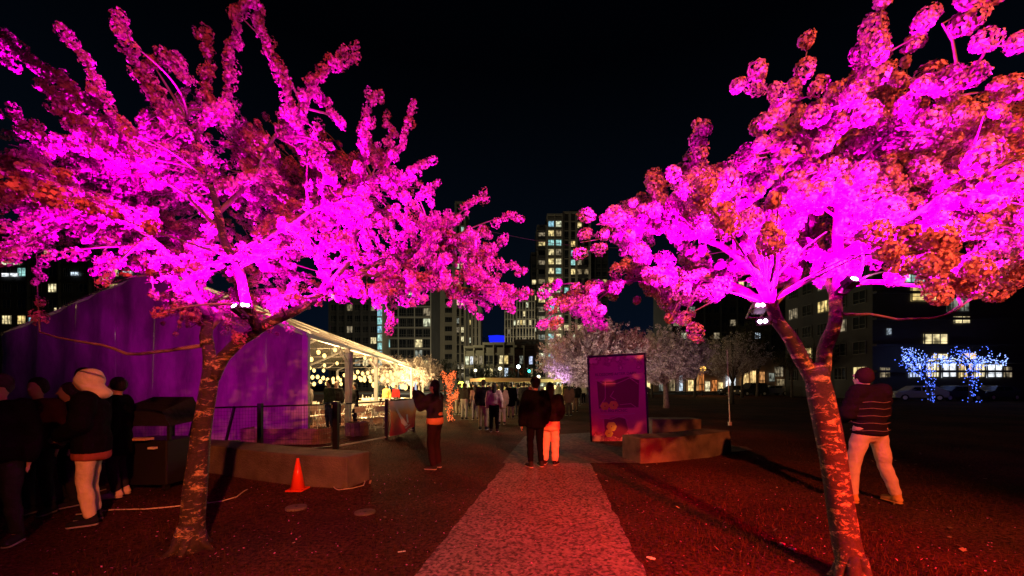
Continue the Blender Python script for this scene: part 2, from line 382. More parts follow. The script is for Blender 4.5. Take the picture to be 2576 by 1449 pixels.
def big_tree(name, label, trunk, limbs, regions, spikes, holes, meanY, base_r, cl_r, ntw, pm, seed, holder_loc, nf=34, fsize=.0135, step=.09, keepp=.8, apart=0, shell=.38, sizes=(.5,.7,.85,1,1,1.2,1.4), wobble=.28):
    rg = np.random.default_rng(seed); rd = random.Random(seed)
    root = thing(name, holder_loc, label, 'tree', 'blossoming cherry trees lit magenta')
    MB().tube([P(a, b, c) for a, b, c, r in trunk], [r*c/1000 for a, b, c, r in trunk], 20, jit=.16, seed=seed).build('trunk', M['bark'], root, smooth=True)
    b0 = P(*trunk[1][:3]); b0.z = 0; rb = trunk[1][3]*trunk[1][2]/1000
    for i in range(6):
        an = 1.047*i+rd.uniform(-.3, .3); dd = Vector((math.cos(an), math.sin(an), 0)); L = rb*rd.uniform(1.5, 2.1)
        MB().tube([b0+dd*rb*.45+Vector((0,0,.22)), b0+dd*rb*.85+Vector((0,0,.09)), b0+dd*rb*1.2+Vector((0,0,.02)), b0+dd*L+Vector((0,0,-.03))], [rb*.5, rb*.42, rb*.3, rb*.12], 8, jit=.25, seed=i).build('root', M['bark'], root, smooth=True)
    nodes = []
    for lb in limbs:
        pts = [P(a, b, c) for a, b, c, r in lb]; rad = [r*c/1000 for a, b, c, r in lb]
        fp = []; fr = []
        for i in range(len(pts)-1):
            for t in (0, .33, .66):
                q = pts[i].lerp(pts[i+1], t); q += Vector((noise.noise(q*3), noise.noise(q*3+Vector((9,0,0))), noise.noise(q*3+Vector((0,9,0)))))*.05*(1 if i+t > 0 else 0)
                fp.append(q); fr.append(rad[i]+(rad[i+1]-rad[i])*t)
        fp.append(pts[-1]); fr.append(rad[-1])
        m_ = M['bark'] if fr[0] > .045 else M['bark_limb']
        MB().tube(fp, fr, 10, jit=.12, seed=seed).build('limb', m_, root, smooth=True)
        for i in range(2, len(fp)): nodes.append((fp[i], fr[i]))
    # attractors -> twigs with blossom on their outer part
    att = []
    for poly, dens in regions:
        xs = [p[0] for p in poly]; ys = [p[1] for p in poly]; k = 0; want = int(ntw*dens); tries = 0
        while k < want and tries < 40*want:
            tries += 1
            x = rd.uniform(min(xs), max(xs)); y = rd.uniform(min(ys), max(ys))
            if not in_poly(x, y, poly): continue
            if any(((x-hx)/ha)**2+((y-hy)/hb)**2 < 1 for hx, hy, ha, hb in holes): continue
            if noise.noise(Vector((x/95, y/95, seed))) < (-.22 if not apart else -.02 if y < 430 else -.14): continue
            att.append((x, y, max(1.9, rd.gauss(meanY(x, y), .55)))); k += 1
    tw = MB(); cent = []; rad = []; axs = []; grid = {}
    def puff(p, r, ax):
        if p.y < 1.3 or (p-RL).length < .62 or (p-RR).length < .42 or (p-LL).length < .42: return
        if apart:
            key = (int(p.x//.16), int(p.y//.16), int(p.z//.16))
            for a in (-1,0,1):
                for b in (-1,0,1):
                    for c in (-1,0,1):
                        for q in grid.get((key[0]+a, key[1]+b, key[2]+c), ()):
                            if (q-p).length < apart*cl_r: return
            grid.setdefault(key, []).append(Vector(p))
        cent.append(tuple(p)); rad.append(r); axs.append(tuple(ax))
    def path_pts(a, b, lift):
        mid = a.lerp(b, .5)+Vector((rd.uniform(-.12,.12), rd.uniform(-.12,.12), lift)); out = []
        L = max(3, int((b-a).length/step))
        for i in range(L+1):
            t = i/L; out.append(a*(1-t)**2+mid*2*t*(1-t)+b*t*t)
        return out
    for x, y, Yd in att:
        e_ = P(x, y, Yd)
        n_ = min(nodes, key=lambda q: (q[0]-e_).length+.25*max(0, q[0].z-e_.z)+rd.uniform(0, .25))
        pp = path_pts(n_[0], e_, rd.uniform(-.02, .1)*(n_[0]-e_).length)
        tw.tube(pp, [max(.0022, min(n_[1]*.6, .011)*(1-i/len(pp))+.002) for i in range(len(pp))], 4)
        L = (n_[0]-e_).length; f0 = max(.0, 1-min(.95, .75/max(L, .01)))
        for i in range(1, len(pp)):
            if i/len(pp) < f0: continue
            if rd.random() < keepp:
                ax = (pp[i]-pp[i-1]).normalized()
                if not any(((x-hx)/ha)**2+((y-hy)/hb)**2 < 1 for hx, hy, ha, hb in holes):
                    o_ = Vector((rd.gauss(0,1), rd.gauss(0,1), rd.gauss(0,1)))*cl_r*.45
                    puff(pp[i]+o_, cl_r*rd.choice(sizes), ax)
    for sp in spikes:
        w = sp[0]*.82; pts = [P(x, y, sp[1]) for x, y in sp[2:]]
        n_ = min(nodes, key=lambda q: (q[0]-pts[0]).length)
        base = path_pts(n_[0], pts[0], .08); full = base+pts[1:]
        tw.tube(full, [.009*(1-i/len(full))+.002 for i in range(len(full))], 5)
        for i in range(len(pts)-1):
            a, b = pts[i], pts[i+1]; ax = (b-a).normalized(); L = (b-a).length; k = max(1, int(L/(cl_r*.62)*w))
            for j in range(k+1):
                q = a.lerp(b, j/k)+Vector((rd.gauss(0,1), rd.gauss(0,1), rd.gauss(0,1)))*cl_r*.6*w
                puff(q, cl_r*rd.uniform(.6, 1.1), ax)
    tw.build('twigs', M['twig'], root, kind='stuff')
    cent = np.array(cent); rad = np.array(rad); axs = np.array(axs)
    # puffs that show largest are parts of their own
    dist = cent[:, 1]; score = rad/dist
    vis = (np.abs(cent[:, 0]/cent[:, 1]) < 1.3) & (((cent[:, 2]-EYE)/cent[:, 1]) < .97)
    order = np.argsort(-np.where(vis, score, 0)); top = order[:260]; rest = order[260:]
    protos = []
    for q in range(8):
        V = petals(np.zeros((1, 3)), np.array([1.]), np.array([[0, 0, 1.]]), int(nf*1.5), fsize/cl_r*.95, rg, shell, wobble*.7)
        o_ = quads_mesh('blossom_cluster', V, pm, kind=None); protos.append(o_.data); bpy.data.objects.remove(o_)
    ro = off(root)
    for i, k in enumerate(top):
        o_ = bpy.data.objects.new('blossom_cluster', protos[i % 8]); C.objects.link(o_); o_.parent = root
        o_.location = Vector(cent[k])-ro; o_.scale = (rad[k],)*3
        o_.rotation_euler = Vector(axs[k]).to_track_quat('Z', 'Y').to_euler()
        o_.rotation_euler.rotate_axis('Z', rd.uniform(0, 6.28))
    quads_mesh('blossom_crown', petals(cent[rest], rad[rest], axs[rest], nf, fsize, rg, shell, wobble), pm, parent=root)
    print(name, 'puffs', len(cent))
    return root

def mYl(x, y):
    return 4.45-1.1*min(1, max(0, (420-x)/420))-.9*min(1, max(0, (330-y)/330))+.2*min(1, max(0, (x-900)/400))
L_core = [(0,520),(0,300),(60,330),(130,370),(200,390),(170,330),(230,300),(330,330),(340,250),(420,260),(470,210),(560,230),(620,310),(680,280),(740,290),(800,310),(850,330),(900,340),(960,360),(1010,390),(1060,440),(1110,480),(1150,530),(1220,570),(1245,620),(1260,680),(1310,735),(1280,770),(1200,780),(1120,760),(1000,770),(880,770),(800,780),(700,770),(600,760),(500,720),(430,700),(380,660),(300,610),(200,570),(80,550)]
L_dim = [(0,430),(260,450),(420,690),(400,780),(200,680),(0,640)]
L_low = [(380,700),(560,740),(760,800),(700,850),(480,860),(400,820)]
trunkL = [(476,1392,3.96,38.3),(480,1360,3.97,31.0),(484,1310,3.98,25.8),(490,1240,3.98,25.1),(497,1170,3.98,22.9),(505,1100,3.98,20.7),(515,1040,3.98,19.2),(524,980,3.98,18.4),(530,935,3.98,18.4),(527,900,3.99,14.0),(522,860,4.0,11.8)]
limbsL = [
 [(536,950,3.98,15),(560,905,3.98,14),(600,862,3.98,13.5),(648,828,3.97,13),(720,795,3.95,11),(820,740,4.0,11),(900,690,4.1,8),(1010,640,4.3,6),(1130,600,4.5,4)],
 [(522,870,4.0,15),(518,800,4.1,11),(500,740,4.3,8),(440,670,4.5,6),(350,600,4.7,5),(240,560,4.8,3)],
 [(648,830,3.96,12),(618,760,3.66,12),(590,670,3.5,10.5),(560,590,3.45,9.5),(540,530,3.4,8),(530,460,3.35,7),(500,380,3.3,5),(470,300,3.2,3)],
 [(522,830,4.05,10),(560,770,4.4,9),(620,720,4.8,8),(700,650,5.1,6),(760,560,5.2,5),(800,470,5.1,3)],
 [(522,800,4.1,9),(470,700,3.7,8),(400,620,3.4,6),(300,540,3.2,5),(190,470,3.1,4),(90,420,3.0,3)],
 [(590,670,3.5,7),(680,600,3.8,6),(780,530,3.9,5),(880,480,4.1,4),(960,430,4.2,3)],
 [(820,740,4.0,8),(895,640,4.2,6),(900,530,4.4,5),(890,420,4.4,3)],
 [(545,540,3.4,6),(640,440,3.7,5),(700,340,3.6,4),(760,270,3.5,3)],
 [(500,740,4.3,6),(430,600,4.2,5),(360,500,4.0,4),(300,400,3.6,3)],
 [(560,590,3.45,5),(470,500,3.5,4),(360,420,3.3,4),(260,330,3.1,3)],
 [(515,868,4.0,5),(420,884,3.9,4),(320,884,3.8,4),(220,862,3.7,3),(100,835,3.6,2)],
 [(900,690,4.1,6),(1010,700,4.2,5),(1120,715,4.3,3),(1220,730,4.4,2)]]
spL = [
 (1.7,3.0,(360,400),(230,270),(110,175),(0,100),(-40,60)),(1.5,3.0,(310,400),(190,300),(110,215)),(1.2,2.9,(230,370),(130,360),(80,325),(0,285)),
 (.5,2.5,(330,330),(240,230),(215,150),(165,90)),(.6,2.4,(330,110),(315,75),(300,45)),(1.7,3.0,(440,330),(390,240),(345,150)),(1.4,3.0,(390,170),(440,150),(465,200)),
 (1.2,3.2,(540,300),(520,210),(515,110),(500,75)),(1.0,3.2,(570,290),(575,190),(585,100),(590,20)),(.8,3.2,(590,30),(610,8),(640,20)),(1.2,3.3,(740,310),(710,210),(680,130),(650,50),(640,10)),
 (1.2,3.3,(760,280),(790,200),(840,160),(890,125)),(1.2,3.6,(860,310),(820,250),(790,215)),(1.3,3.9,(910,370),(925,300),(945,235)),(1.2,4.0,(985,390),(975,300)),(.7,3.9,(1010,370),(1025,310),(1045,262)),
 (1.,4.1,(1010,440),(1050,430),(1085,405)),(1.1,4.2,(1050,495),(1070,480),(1092,455)),(1.1,4.4,(1130,560),(1175,520),(1222,490)),(.9,4.3,(1245,552),(1275,548),(1310,550)),
 (1.2,4.4,(1200,640),(1270,665),(1322,678)),(1.4,4.4,(1230,710),(1290,728),(1328,738)),(1.3,4.4,(1220,745),(1260,760),(1292,778)),(1.2,4.3,(1190,700),(1230,640),(1262,598)),
 (.5,4.2,(1150,745),(1190,775),(1205,795)),(.5,4.2,(960,745),(985,800),(975,830)),(.6,4.0,(380,700),(350,650),(300,640))]
big_tree('cherry_tree', 'blossoming cherry tree with a single mottled trunk that forks above the left seat wall', trunkL, limbsL,
   [(L_core, 1.0), (L_dim, .07), (L_low, .05)], spL, [(640,170,45,110),(705,255,20,30)], mYl, .13, .043, 900, M['petal_l'], 11, P(480,1375,3.98)*1, nf=50, fsize=.0108, step=.085, keepp=.78)

def mYr(x, y):
    return 3.75+.8*min(1, max(0, (1950-x)/500))-.05*min(1, max(0, (x-2200)/300))-.5*min(1, max(0, (320-y)/300))+.3*min(1, max(0, (y-500)/200))
R_core = [(1390,770),(1420,725),(1500,700),(1560,700),(1620,650),(1560,600),(1520,570),(1560,545),(1610,490),(1640,440),(1700,430),(1760,420),(1800,425),(1880,390),(1930,380),(1905,330),(1905,270),(1980,245),(2050,265),(2100,265),(2150,190),(2250,130),(2300,170),(2300,260),(2430,270),(2500,235),(2576,240),(2700,260),(2700,640),(2560,690),(2480,620),(2400,660),(2330,660),(2240,640),(2150,690),(2050,690),(1990,700),(1900,725),(1850,730),(1790,750),(1720,800),(1600,785),(1480,805),(1410,790)]
trunkR = [(2160,1475,3.22,38.3),(2146,1430,3.26,32.9),(2130,1370,3.3,30.1),(2118,1300,3.33,28.7),(2106,1220,3.36,27.4),(2094,1140,3.38,27.4),(2080,1060,3.4,28.1),(2064,990,3.4,28.7),(2055,945,3.4,24.7),(2060,915,3.4,16.4)]
limbsR = [
 [(2050,960,3.4,19),(2032,915,3.4,18),(2000,868,3.36,17),(1965,812,3.28,15),(1940,760,3.22,13),(1905,690,3.4,12),(1885,600,3.7,9),(1890,520,3.8,7),(1860,440,3.8,4)],
 [(2062,960,3.4,18),(2074,900,3.38,16),(2090,830,3.36,15),(2104,760,3.35,13.5),(2114,680,3.34,12),(2112,580,3.3,12),(2104,480,3.25,9),(2085,400,3.2,7),(2100,330,3.1,5),(2140,240,2.9,3)],
 [(1945,765,3.22,14),(1880,735,3.6,11),(1800,705,3.8,9),(1700,690,4.0,7),(1600,700,4.2,5),(1480,740,4.3,3)],
 [(1905,690,3.4,9),(1820,620,3.7,8),(1740,570,3.9,6),(1640,540,4.1,4),(1560,560,4.2,3)],
 [(1890,520,3.8,6),(1820,470,3.8,5),(1770,430,3.8,3),(1764,400,3.8,2)],
 [(2110,650,3.33,11),(2180,600,3.1,9),(2280,550,2.9,7),(2380,480,2.75,5),(2480,420,2.65,4),(2600,380,2.55,3)],
 [(2112,700,3.34,9),(2150,712,3.1,7),(2240,714,3.05,6),(2340,722,2.95,4),(2440,735,2.8,2)],
 [(2100,460,3.22,7),(2180,380,3.1,5),(2290,300,2.9,4),(2400,230,2.7,3)],
 [(2100,470,3.22,6),(2010,380,3.2,5),(1960,300,3.2,4),(1930,240,3.15,2)],
 [(1940,770,3.22,10),(2010,700,3.9,8),(2040,600,4.2,6),(2030,500,4.3,4),(1990,420,4.2,3)],
 [(2104,760,3.35,8),(2060,670,3.8,7),(2200,540,4.0,5),(2330,440,3.9,3)],
 [(2104,790,3.35,4),(2180,795,3.2,3),(2260,812,3.1,2.5),(2340,800,3.0,2),(2420,770,2.9,1.5)]]
spR = [
 (1.2,3.0,(1960,270),(1930,225),(1895,180),(1870,205)),(1.0,3.0,(2010,235),(2018,180),(2030,130)),(1.,3.0,(2040,240),(2060,200)),(1.1,2.8,(2190,160),(2170,115)),
 (1.2,2.7,(2220,140),(2290,100),(2345,65)),(1.2,2.6,(2222,85),(2215,40),(2225,0)),(1.,2.6,(2370,60),(2430,25),(2500,-15)),(1.1,2.3,(2470,115),(2520,115),(2580,100)),
 (1.,2.6,(2310,225),(2370,200),(2460,180)),(.9,3.7,(1765,400),(1760,350),(1760,305)),(1.3,4.2,(1580,590),(1520,600),(1460,610)),(1.,4.2,(1500,565),(1535,565)),
 (1.,4.,(1640,460),(1665,425)),(1.,4.,(1690,440),(1740,420)),(1.,4.2,(1530,685),(1590,650)),(1.3,4.3,(1440,750),(1390,790),(1345,825)),(1.,4.3,(1410,715),(1375,745)),
 (1.5,2.45,(2170,640),(2250,640),(2340,630),(2425,640)),(1.4,2.45,(2200,620),(2300,615),(2400,625)),(1.1,2.5,(2300,690),(2350,705),(2420,722)),(1.3,3.4,(2470,600),(2530,620),(2600,610)),(1.1,3.3,(2480,670),(2540,690),(2600,700)),
 (1.1,2.9,(2260,520),(2320,500),(2390,495)),(1.1,2.8,(2460,500),(2530,495)),(1.2,3.6,(1680,510),(1720,500)),(1.2,3.2,(1900,400),(1930,395)),(1.1,3.8,(1720,800),(1735,828)),(1.1,4.1,(1500,800),(1520,822)),
 (1.2,3.0,(1900,320),(1915,300))]
big_tree('cherry_tree', 'blossoming cherry tree with a low V-shaped fork and pompom blossom, beside the right seat wall', trunkR, limbsR,
   [(R_core, 1.0)], spR, [(1962,318,34,26),(2420,392,70,22),(2150,408,60,18),(2230,400,30,16),(2010,560,26,12),(2500,350,55,14),(2150,340,26,16)], mYr, .14, .078, 640, M['petal_r'], 23, P(2150,1440,3.25)*1, nf=185, fsize=.0122, step=.12, keepp=.9, apart=1.55, shell=.62, sizes=(.55,.75,.9,1,1.1,1.25), wobble=.24)

# the assumed park floodlight behind the photographer: pole and head, plus an added visor that keeps its beam off the left crown
t = thing('assumed_park_floodlight', (3.4, -6.75, 0), 'assumed orange park floodlight on a tall pole, with an added light visor at its left', 'floodlight')
MB().tube([(3.4,-6.75,0),(3.4,-6.75,5.5)], [.09,.06], 12).build('pole', M['black'], t)
MB().box(3.22, 3.58, -6.72, -6.42, 5.1, 5.5).build('housing', M['black'], t)
LP_ = Vector((3.4, -6.2, 5.3)); dv = Vector((math.sin(R(-31)), math.cos(R(-31)), 0)); rv = Vector((dv.y, -dv.x, 0))
a_ = LP_+dv*.42-rv*.15; b_ = LP_+dv*.42+rv*.13
MB().add([a_+Vector((0,0,-.064)), b_+Vector((0,0,-.064)), b_+Vector((0,0,.4)), a_+Vector((0,0,.4)), a_+dv*.012+Vector((0,0,-.064)), b_+dv*.012+Vector((0,0,-.064)), b_+dv*.012+Vector((0,0,.4)), a_+dv*.012+Vector((0,0,.4))], [(0,1,2,3),(7,6,5,4),(0,4,5,1),(1,5,6,2),(2,6,7,3),(3,7,4,0)]).build('blocker', M['black'], t)
dv2 = Vector((math.sin(R(0)), math.cos(R(0)), 0)); a2 = LP_+dv2*.42-Vector((.09,0,0)); b2 = LP_+dv2*.42+Vector((.16,0,0))
MB().box(a2.x, b2.x, a2.y, a2.y+.012, LP_.z-.022, LP_.z+.4).build('blocker', M['black'], t)  # second added plate, trims the beam on the right crown
MB().bar((3.3,-6.45,5.48), a_.lerp(b_,.5)+Vector((0,0,.39)), .02).build('blocker_arm', M['black'], t)
# flood lamps in the trees
M['lens_on'] = glow('lit_lens', (1, .55, 1), 40)
def flood(loc, aim, label):
    t = thing('floodlight', loc, label, 'floodlight', 'floodlights clamped in the cherry trees')
    d = (Vector(aim)-Vector(loc)).normalized(); q = d.to_track_quat('-Z', 'Y')
    def obj_(mb, name, m):
        o = mb.build(name, m, t, world=False); o.rotation_mode = 'QUATERNION'; o.rotation_quaternion = q; return o
    mb = MB(); mb.box(-.045, .045, -.032, .032, -.01, .05)
    for i in range(5): mb.box(-.045+.02*i, -.037+.02*i, -.03, .03, .05, .066)
    obj_(mb, 'housing', M['black'])
    obj_(MB().tube([(-.018,0,-.016),(-.018,0,-.0105)], .015, 12).tube([(.018,0,-.016),(.018,0,-.0105)], .015, 12), 'lens', M['lens_on'])
    obj_(MB().bar((-.056, 0, .02), (-.056, -.02, .12), .006, .02).bar((.056, 0, .02), (.056, -.02, .12), .006, .02).bar((-.056, -.02, .12), (.056, -.02, .12), .006, .02), 'bracket', M['black'])
    return t
flood(LL+Vector((-.03, -.06, 0)), LL+Vector((-.5, -.8, .7)), 'small magenta floodlight clamped on the leaning dark limb of the left cherry')
flood(LL+Vector((.05, -.05, .01)), LL+Vector((.5, -.8, .5)), 'second magenta floodlight head, just right of the one on the leaning limb')
flood(RL+Vector((0, -.03, 0)), RL+Vector((-.1, -.9, .5)), 'upper blazing magenta floodlight on the left fork of the right cherry')
flood(RR+Vector((0,-.02,0)), RR+Vector((.3,-.8,.6)), 'magenta floodlight on the right-hand upright limb of the right cherry')
flood(WL, WL+Vector((0,1,.4)), 'added magenta floodlight, hidden behind the shadowed group to light the marquee wall')
flood(P(1920, 808, 3.12), P(1700, 850, 2.2), 'lower magenta floodlight hanging beneath the brighter one at the right fork')
# ---------------------------------------------------------------- buildings
def lit_mat(name, colors, lo, hi, sc=1.6):
    m = bpy.data.materials.new(name); m.use_nodes = True; nt = m.node_tree; nt.nodes.clear()
    oi = nt.nodes.new('ShaderNodeObjectInfo'); r = nt.nodes.new('ShaderNodeValToRGB'); r.color_ramp.interpolation = 'CONSTANT'
    for i, c in enumerate(colors):
        e = r.color_ramp.elements[i] if i < 2 else r.color_ramp.elements.new(i/len(colors))
        e.position = i/len(colors); e.color = (*c, 1)
    nt.links.new(oi.outputs['Random'], r.inputs[0])
    t = nt.nodes.new('ShaderNodeTexCoord'); va = nt.nodes.new('ShaderNodeVectorMath'); va.operation = 'ADD'
    cx = nt.nodes.new('ShaderNodeCombineXYZ'); ml = nt.nodes.new('ShaderNodeMath'); ml.operation = 'MULTIPLY'; ml.inputs[1].default_value = 91
    nt.links.new(oi.outputs['Random'], ml.inputs[0]); nt.links.new(ml.outputs[0], cx.inputs[0]); nt.links.new(ml.outputs[0], cx.inputs[2])
    nt.links.new(t.outputs['Object'], va.inputs[0]); nt.links.new(cx.outputs[0], va.inputs[1])
    mp = nt.nodes.new('ShaderNodeMapping'); mp.inputs['Scale'].default_value = (1.7, 1, 1.1); nt.links.new(va.outputs[0], mp.inputs[0])
    n = nt.nodes.new('ShaderNodeTexNoise'); n.inputs['Scale'].default_value = sc; n.inputs['Detail'].default_value = 1.5
    nt.links.new(mp.outputs[0], n.inputs['Vector'])
    mr = nt.nodes.new('ShaderNodeMapRange'); mr.inputs[1].default_value = .35; mr.inputs[2].default_value = .68; mr.inputs[3].default_value = lo; mr.inputs[4].default_value = hi
    nt.links.new(n.outputs[0], mr.inputs[0])
    e = nt.nodes.new('ShaderNodeEmission'); nt.links.new(r.outputs[0], e.inputs[0]); nt.links.new(mr.outputs[0], e.inputs[1])
    o = nt.nodes.new('ShaderNodeOutputMaterial'); nt.links.new(e.outputs[0], o.inputs[0]); m.cycles.emission_sampling = 'NONE'; return m
M['lit'] = lit_mat('lit_room', [(1,.78,.33),(1,.86,.48),(1,.72,.26),(.9,.92,.62),(1,.82,.42)], .15, 1.5)
M['lit_dim'] = lit_mat('dim_room', [(1,.75,.4),(.8,.85,.7),(1,.8,.5)], .02, .42)
M['lit_teal'] = lit_mat('teal_room', [(.45,.95,.9),(.6,1,.85),(.4,.8,1)], .25, 1.2)
M['shop'] = lit_mat('shop_light', [(1,.72,.3),(1,.85,.5),(1,.65,.25)], .3, 2.0, 2.2)
M['shop_cool'] = lit_mat('cool_shop_light', [(.7,.85,1),(.9,.95,1),(.6,.7,1)], .25, 1.8, 2.2)
M['shop_orange'] = lit_mat('orange_shop_light', [(1,.32,.08),(1,.45,.15)], .1, 1.0, 2.2)
M['glass'] = mat('dark_glass', (.012, .014, .016), .12, spec=.6)
M['wall_grey'] = mat('grey_concrete_wall', (.33, .31, .25), .85, var=.15, vscale=.2)
M['wall_dark'] = mat('dark_panel_wall', (.05, .05, .052), .8, var=.2, vscale=.3)
M['wall_mid'] = mat('weathered_render_wall', (.16, .15, .11), .85, var=.2, vscale=.3)
M['wall_warm'] = mat('warm_brick_wall', (.26, .17, .12), .85, var=.2, vscale=.3)
M['frame'] = mat('window_frame', (.10, .10, .095), .6)
M['frame_pale'] = mat('pale_window_frame', (.32, .31, .28), .6)

def win_mesh(pane, frame, mull=2, trans=True):
    mb = MB(); mb.box(-.5, .5, .0, .02, 0, 1, 0)
    for a in (-.5, .47): mb.box(a, a+.03, -.05, 0, 0, 1, 1)
    mb.box(-.47, .47, -.05, 0, .96, 1, 1); mb.box(-.47, .47, -.05, 0, 0, .05, 1)
    for i in range(1, mull+1):
        x = -.5+i/(mull+1); mb.box(x-.012, x+.012, -.04, 0, .05, .96, 1)
    if trans: mb.box(-.47, .47, -.035, 0, .3, .325, 1)
    return mb.mesh('window', [pane, frame])
WM = {k: [win_mesh(M[v], M['frame'], q) for q in (1, 2, 3)] for k, v in
      dict(dark='glass', lit='lit', dim='lit_dim', teal='lit_teal', shop='shop', cool='shop_cool', orange='shop_orange').items()}
def window(root, x, y, z, w, h, kind, rd, depth=1):
    o = bpy.data.objects.new('window', rd.choice(WM[kind])); C.objects.link(o); o.parent = root
    o.location = Vector((x, y, z)); o.scale = (w, 1.6, h)
    return o

def block(root, x0, x1, y, z1, depth, nx, fh, wall, rd, plit, z0=0, piers=True, slab=True, margin=.22, sill=.28, litcols=(), kinds=('lit','lit','lit','dim','dim','dim','teal'), pierw=.5, pierm=None, proud=.5, count=[0]):
    """a facade block in the building's own space: wall body, piers, floor slabs, windows each on its own"""
    MB().box(x0, x1, y, y+depth, z0, z1).build('wall', wall, root, world=False)
    pm = pierm or wall; bw = (x1-x0)/nx; nf = int((z1-z0)/fh)
    if piers:
        me = MB().box(-pierw/2, pierw/2, -proud, -.002, z0, z1+.6).mesh('pier', pm)
        for i in range(nx+1):
            if pierw > .3 or i % 2 == 0:
                o = bpy.data.objects.new('pier', me); C.objects.link(o); o.parent = root; o.location = (x0+i*bw, y, 0)
    if slab:
        me = MB().box(x0+.1, x1-.1, -proud*.6, -.004, -.12, .12).mesh('floor_slab', pm)
        for j in range(1, nf+1):
            o = bpy.data.objects.new('floor_slab', me); C.objects.link(o); o.parent = root; o.location = (0, y, z0+j*fh)
    for j in range(nf):
        run = rd.random() < .12
        for i in range(nx):
            p = plit*(2.6 if i in litcols else .8)
            k = 'dark'
            if rd.random() < p or (run and rd.random() < .5): k = rd.choice(kinds)
            window(root, x0+(i+.5)*bw, y-.03, z0+j*fh+fh*sill, bw*(1-margin)-.1, fh*(1-sill)-.3, k, rd)
    MB().box(x0-.2, x1+.2, y-proud-.1, y+depth, z1+.62, z1+1.2).build('parapet', pm, root, world=False)

def bld(name, label, tx, Yd, rz=0):
    return thing(name, ((tx-1288)*Yd/1000, Yd, 0), label, 'building', rz=R(rz))
def H(ty, Yd): return EYE+(968-ty)*Yd/1000
rdB = random.Random(41)
# right tower: stepped residential high-rise
b = bld('apartment_tower', 'tall stepped apartment tower with stacks of lit windows, standing alone against the sky', 1415, 150)
u = .150
block(b, (1352-1415)*u, (1374-1415)*u, 0, H(575,150), 14, 1, 3.5, M['wall_grey'], rdB, .38, pierw=.6, kinds=('lit','lit','dim'))
block(b, (1376-1415)*u, (1413-1415)*u, -1.8, H(552,150), 16, 2, 3.5, M['wall_grey'], rdB, .42, pierw=.35, litcols=(0,1), kinds=('lit','lit','lit','teal','dim'))
block(b, (1416-1415)*u, (1482-1415)*u, -.6, H(543,150), 15, 4, 3.5, M['wall_dark'], rdB, .13, pierw=.9, pierm=M['wall_grey'], litcols=(1,2))
block(b, (1484-1415)*u, (1530-1415)*u, 1.2, H(640,150), 14, 3, 3, M['wall_dark'], rdB, .14, pierw=.4)
block(b, (1337-1415)*u, (1351-1415)*u, 1.6, H(640,150), 12, 1, 3, M['wall_dark'], rdB, .3, pierw=.3, kinds=('lit','lit','dim'))
MB().box(-3, 1.5, 3, 9, H(552,150)+.7, H(552,150)+3.4).build('roof_plant', M['wall_grey'], b, world=False); MB().box(3, 8, 2, 9, H(543,150)+.7, H(543,150)+3).build('roof_plant', M['wall_dark'], b, world=False)
for j in range(17):
    for x in (-8.2, 7.3):
        o = MB().box(x-1.5, x+1.5, -2.6, -.02, 3+j*3.5, 3.18+j*3.5).box(x-1.5, x+1.5, -2.6, -2.54, 3.2+j*3.5, 4.2+j*3.5).build('balcony', M['wall_dark'], b, world=False)
# lower glass tower with fins
b = bld('office_block', 'mid-rise glass block with closely spaced vertical fins, left of the tall tower', 1305, 140)
block(b, (1270-1305)*.14, (1298-1305)*.14, .6, H(790,140), 12, 4, 3.1, M['wall_dark'], rdB, .2, pierw=.32, pierm=M['wall_grey'])
block(b, (1300-1305)*.14, (1345-1305)*.14, 0, H(738,140), 14, 6, 3.1, M['wall_dark'], rdB, .17, pierw=.32, pierm=M['wall_grey'], litcols=(2,3), kinds=('lit','lit','dim'))
# centre-left complex
b = bld('apartment_tower', 'broad concrete apartment tower with pale piers, rising behind the left blossom', 1120, 125)
u = .125
block(b, (1086-1120)*u, (1112-1120)*u, -.5, H(725,125), 14, 1, 2.9, M['wall_grey'], rdB, .0, pierw=1.3, margin=.35, sill=.35)
block(b, (1114-1120)*u, (1143-1120)*u, 0, H(560,125), 14, 1, 2.9, M['wall_grey'], rdB, .06, pierw=1.3, margin=.35, sill=.35)
block(b, (1145-1120)*u, (1168-1120)*u, 1.5, H(512,125), 12, 2, 2.9, M['wall_dark'], rdB, .12, pierw=.6, pierm=M['wall_grey'])
b = bld('apartment_tower', 'slim apartment block with bright stacked windows, right of the pale-piered tower', 1187, 135)
block(b, (1169-1187)*.135, (1206-1187)*.135, 0, H(775,135), 14, 4, 3, M['wall_dark'], rdB, .16, pierw=.8, pierm=M['wall_grey'], litcols=(1,), kinds=('lit','lit','dim'))
b = bld('office_block', 'gridded glass block with scattered lit windows above the marquee roof', 1020, 110)
u = .110
block(b, (962-1020)*u, (1084-1020)*u, 0, H(700,110), 16, 6, 2.9, M['wall_dark'], rdB, .26, pierw=.22, pierm=M['frame_pale'], margin=.06, sill=.1, kinds=('lit','dim','lit','dim','lit','dim','teal'))
b = bld('apartment_tower', 'dark apartment block with a teal lit stairwell strip, behind the marquee ridge', 905, 105)
u = .105
block(b, (830-905)*u, (950-905)*u, 0, H(640,105), 14, 6, 2.9, M['wall_dark'], rdB, .2, pierw=.4, kinds=('lit','dim','dim'))
for j in range(9): window(b, (957-905)*u, -.6, 2+j*2.2, 1.2, 1.9, 'teal', rdB)
MB().box((950.5-905)*u, (964-905)*u, -.5, 8, 0, 23).build('stair_tower', M['wall_grey'], b, world=False)
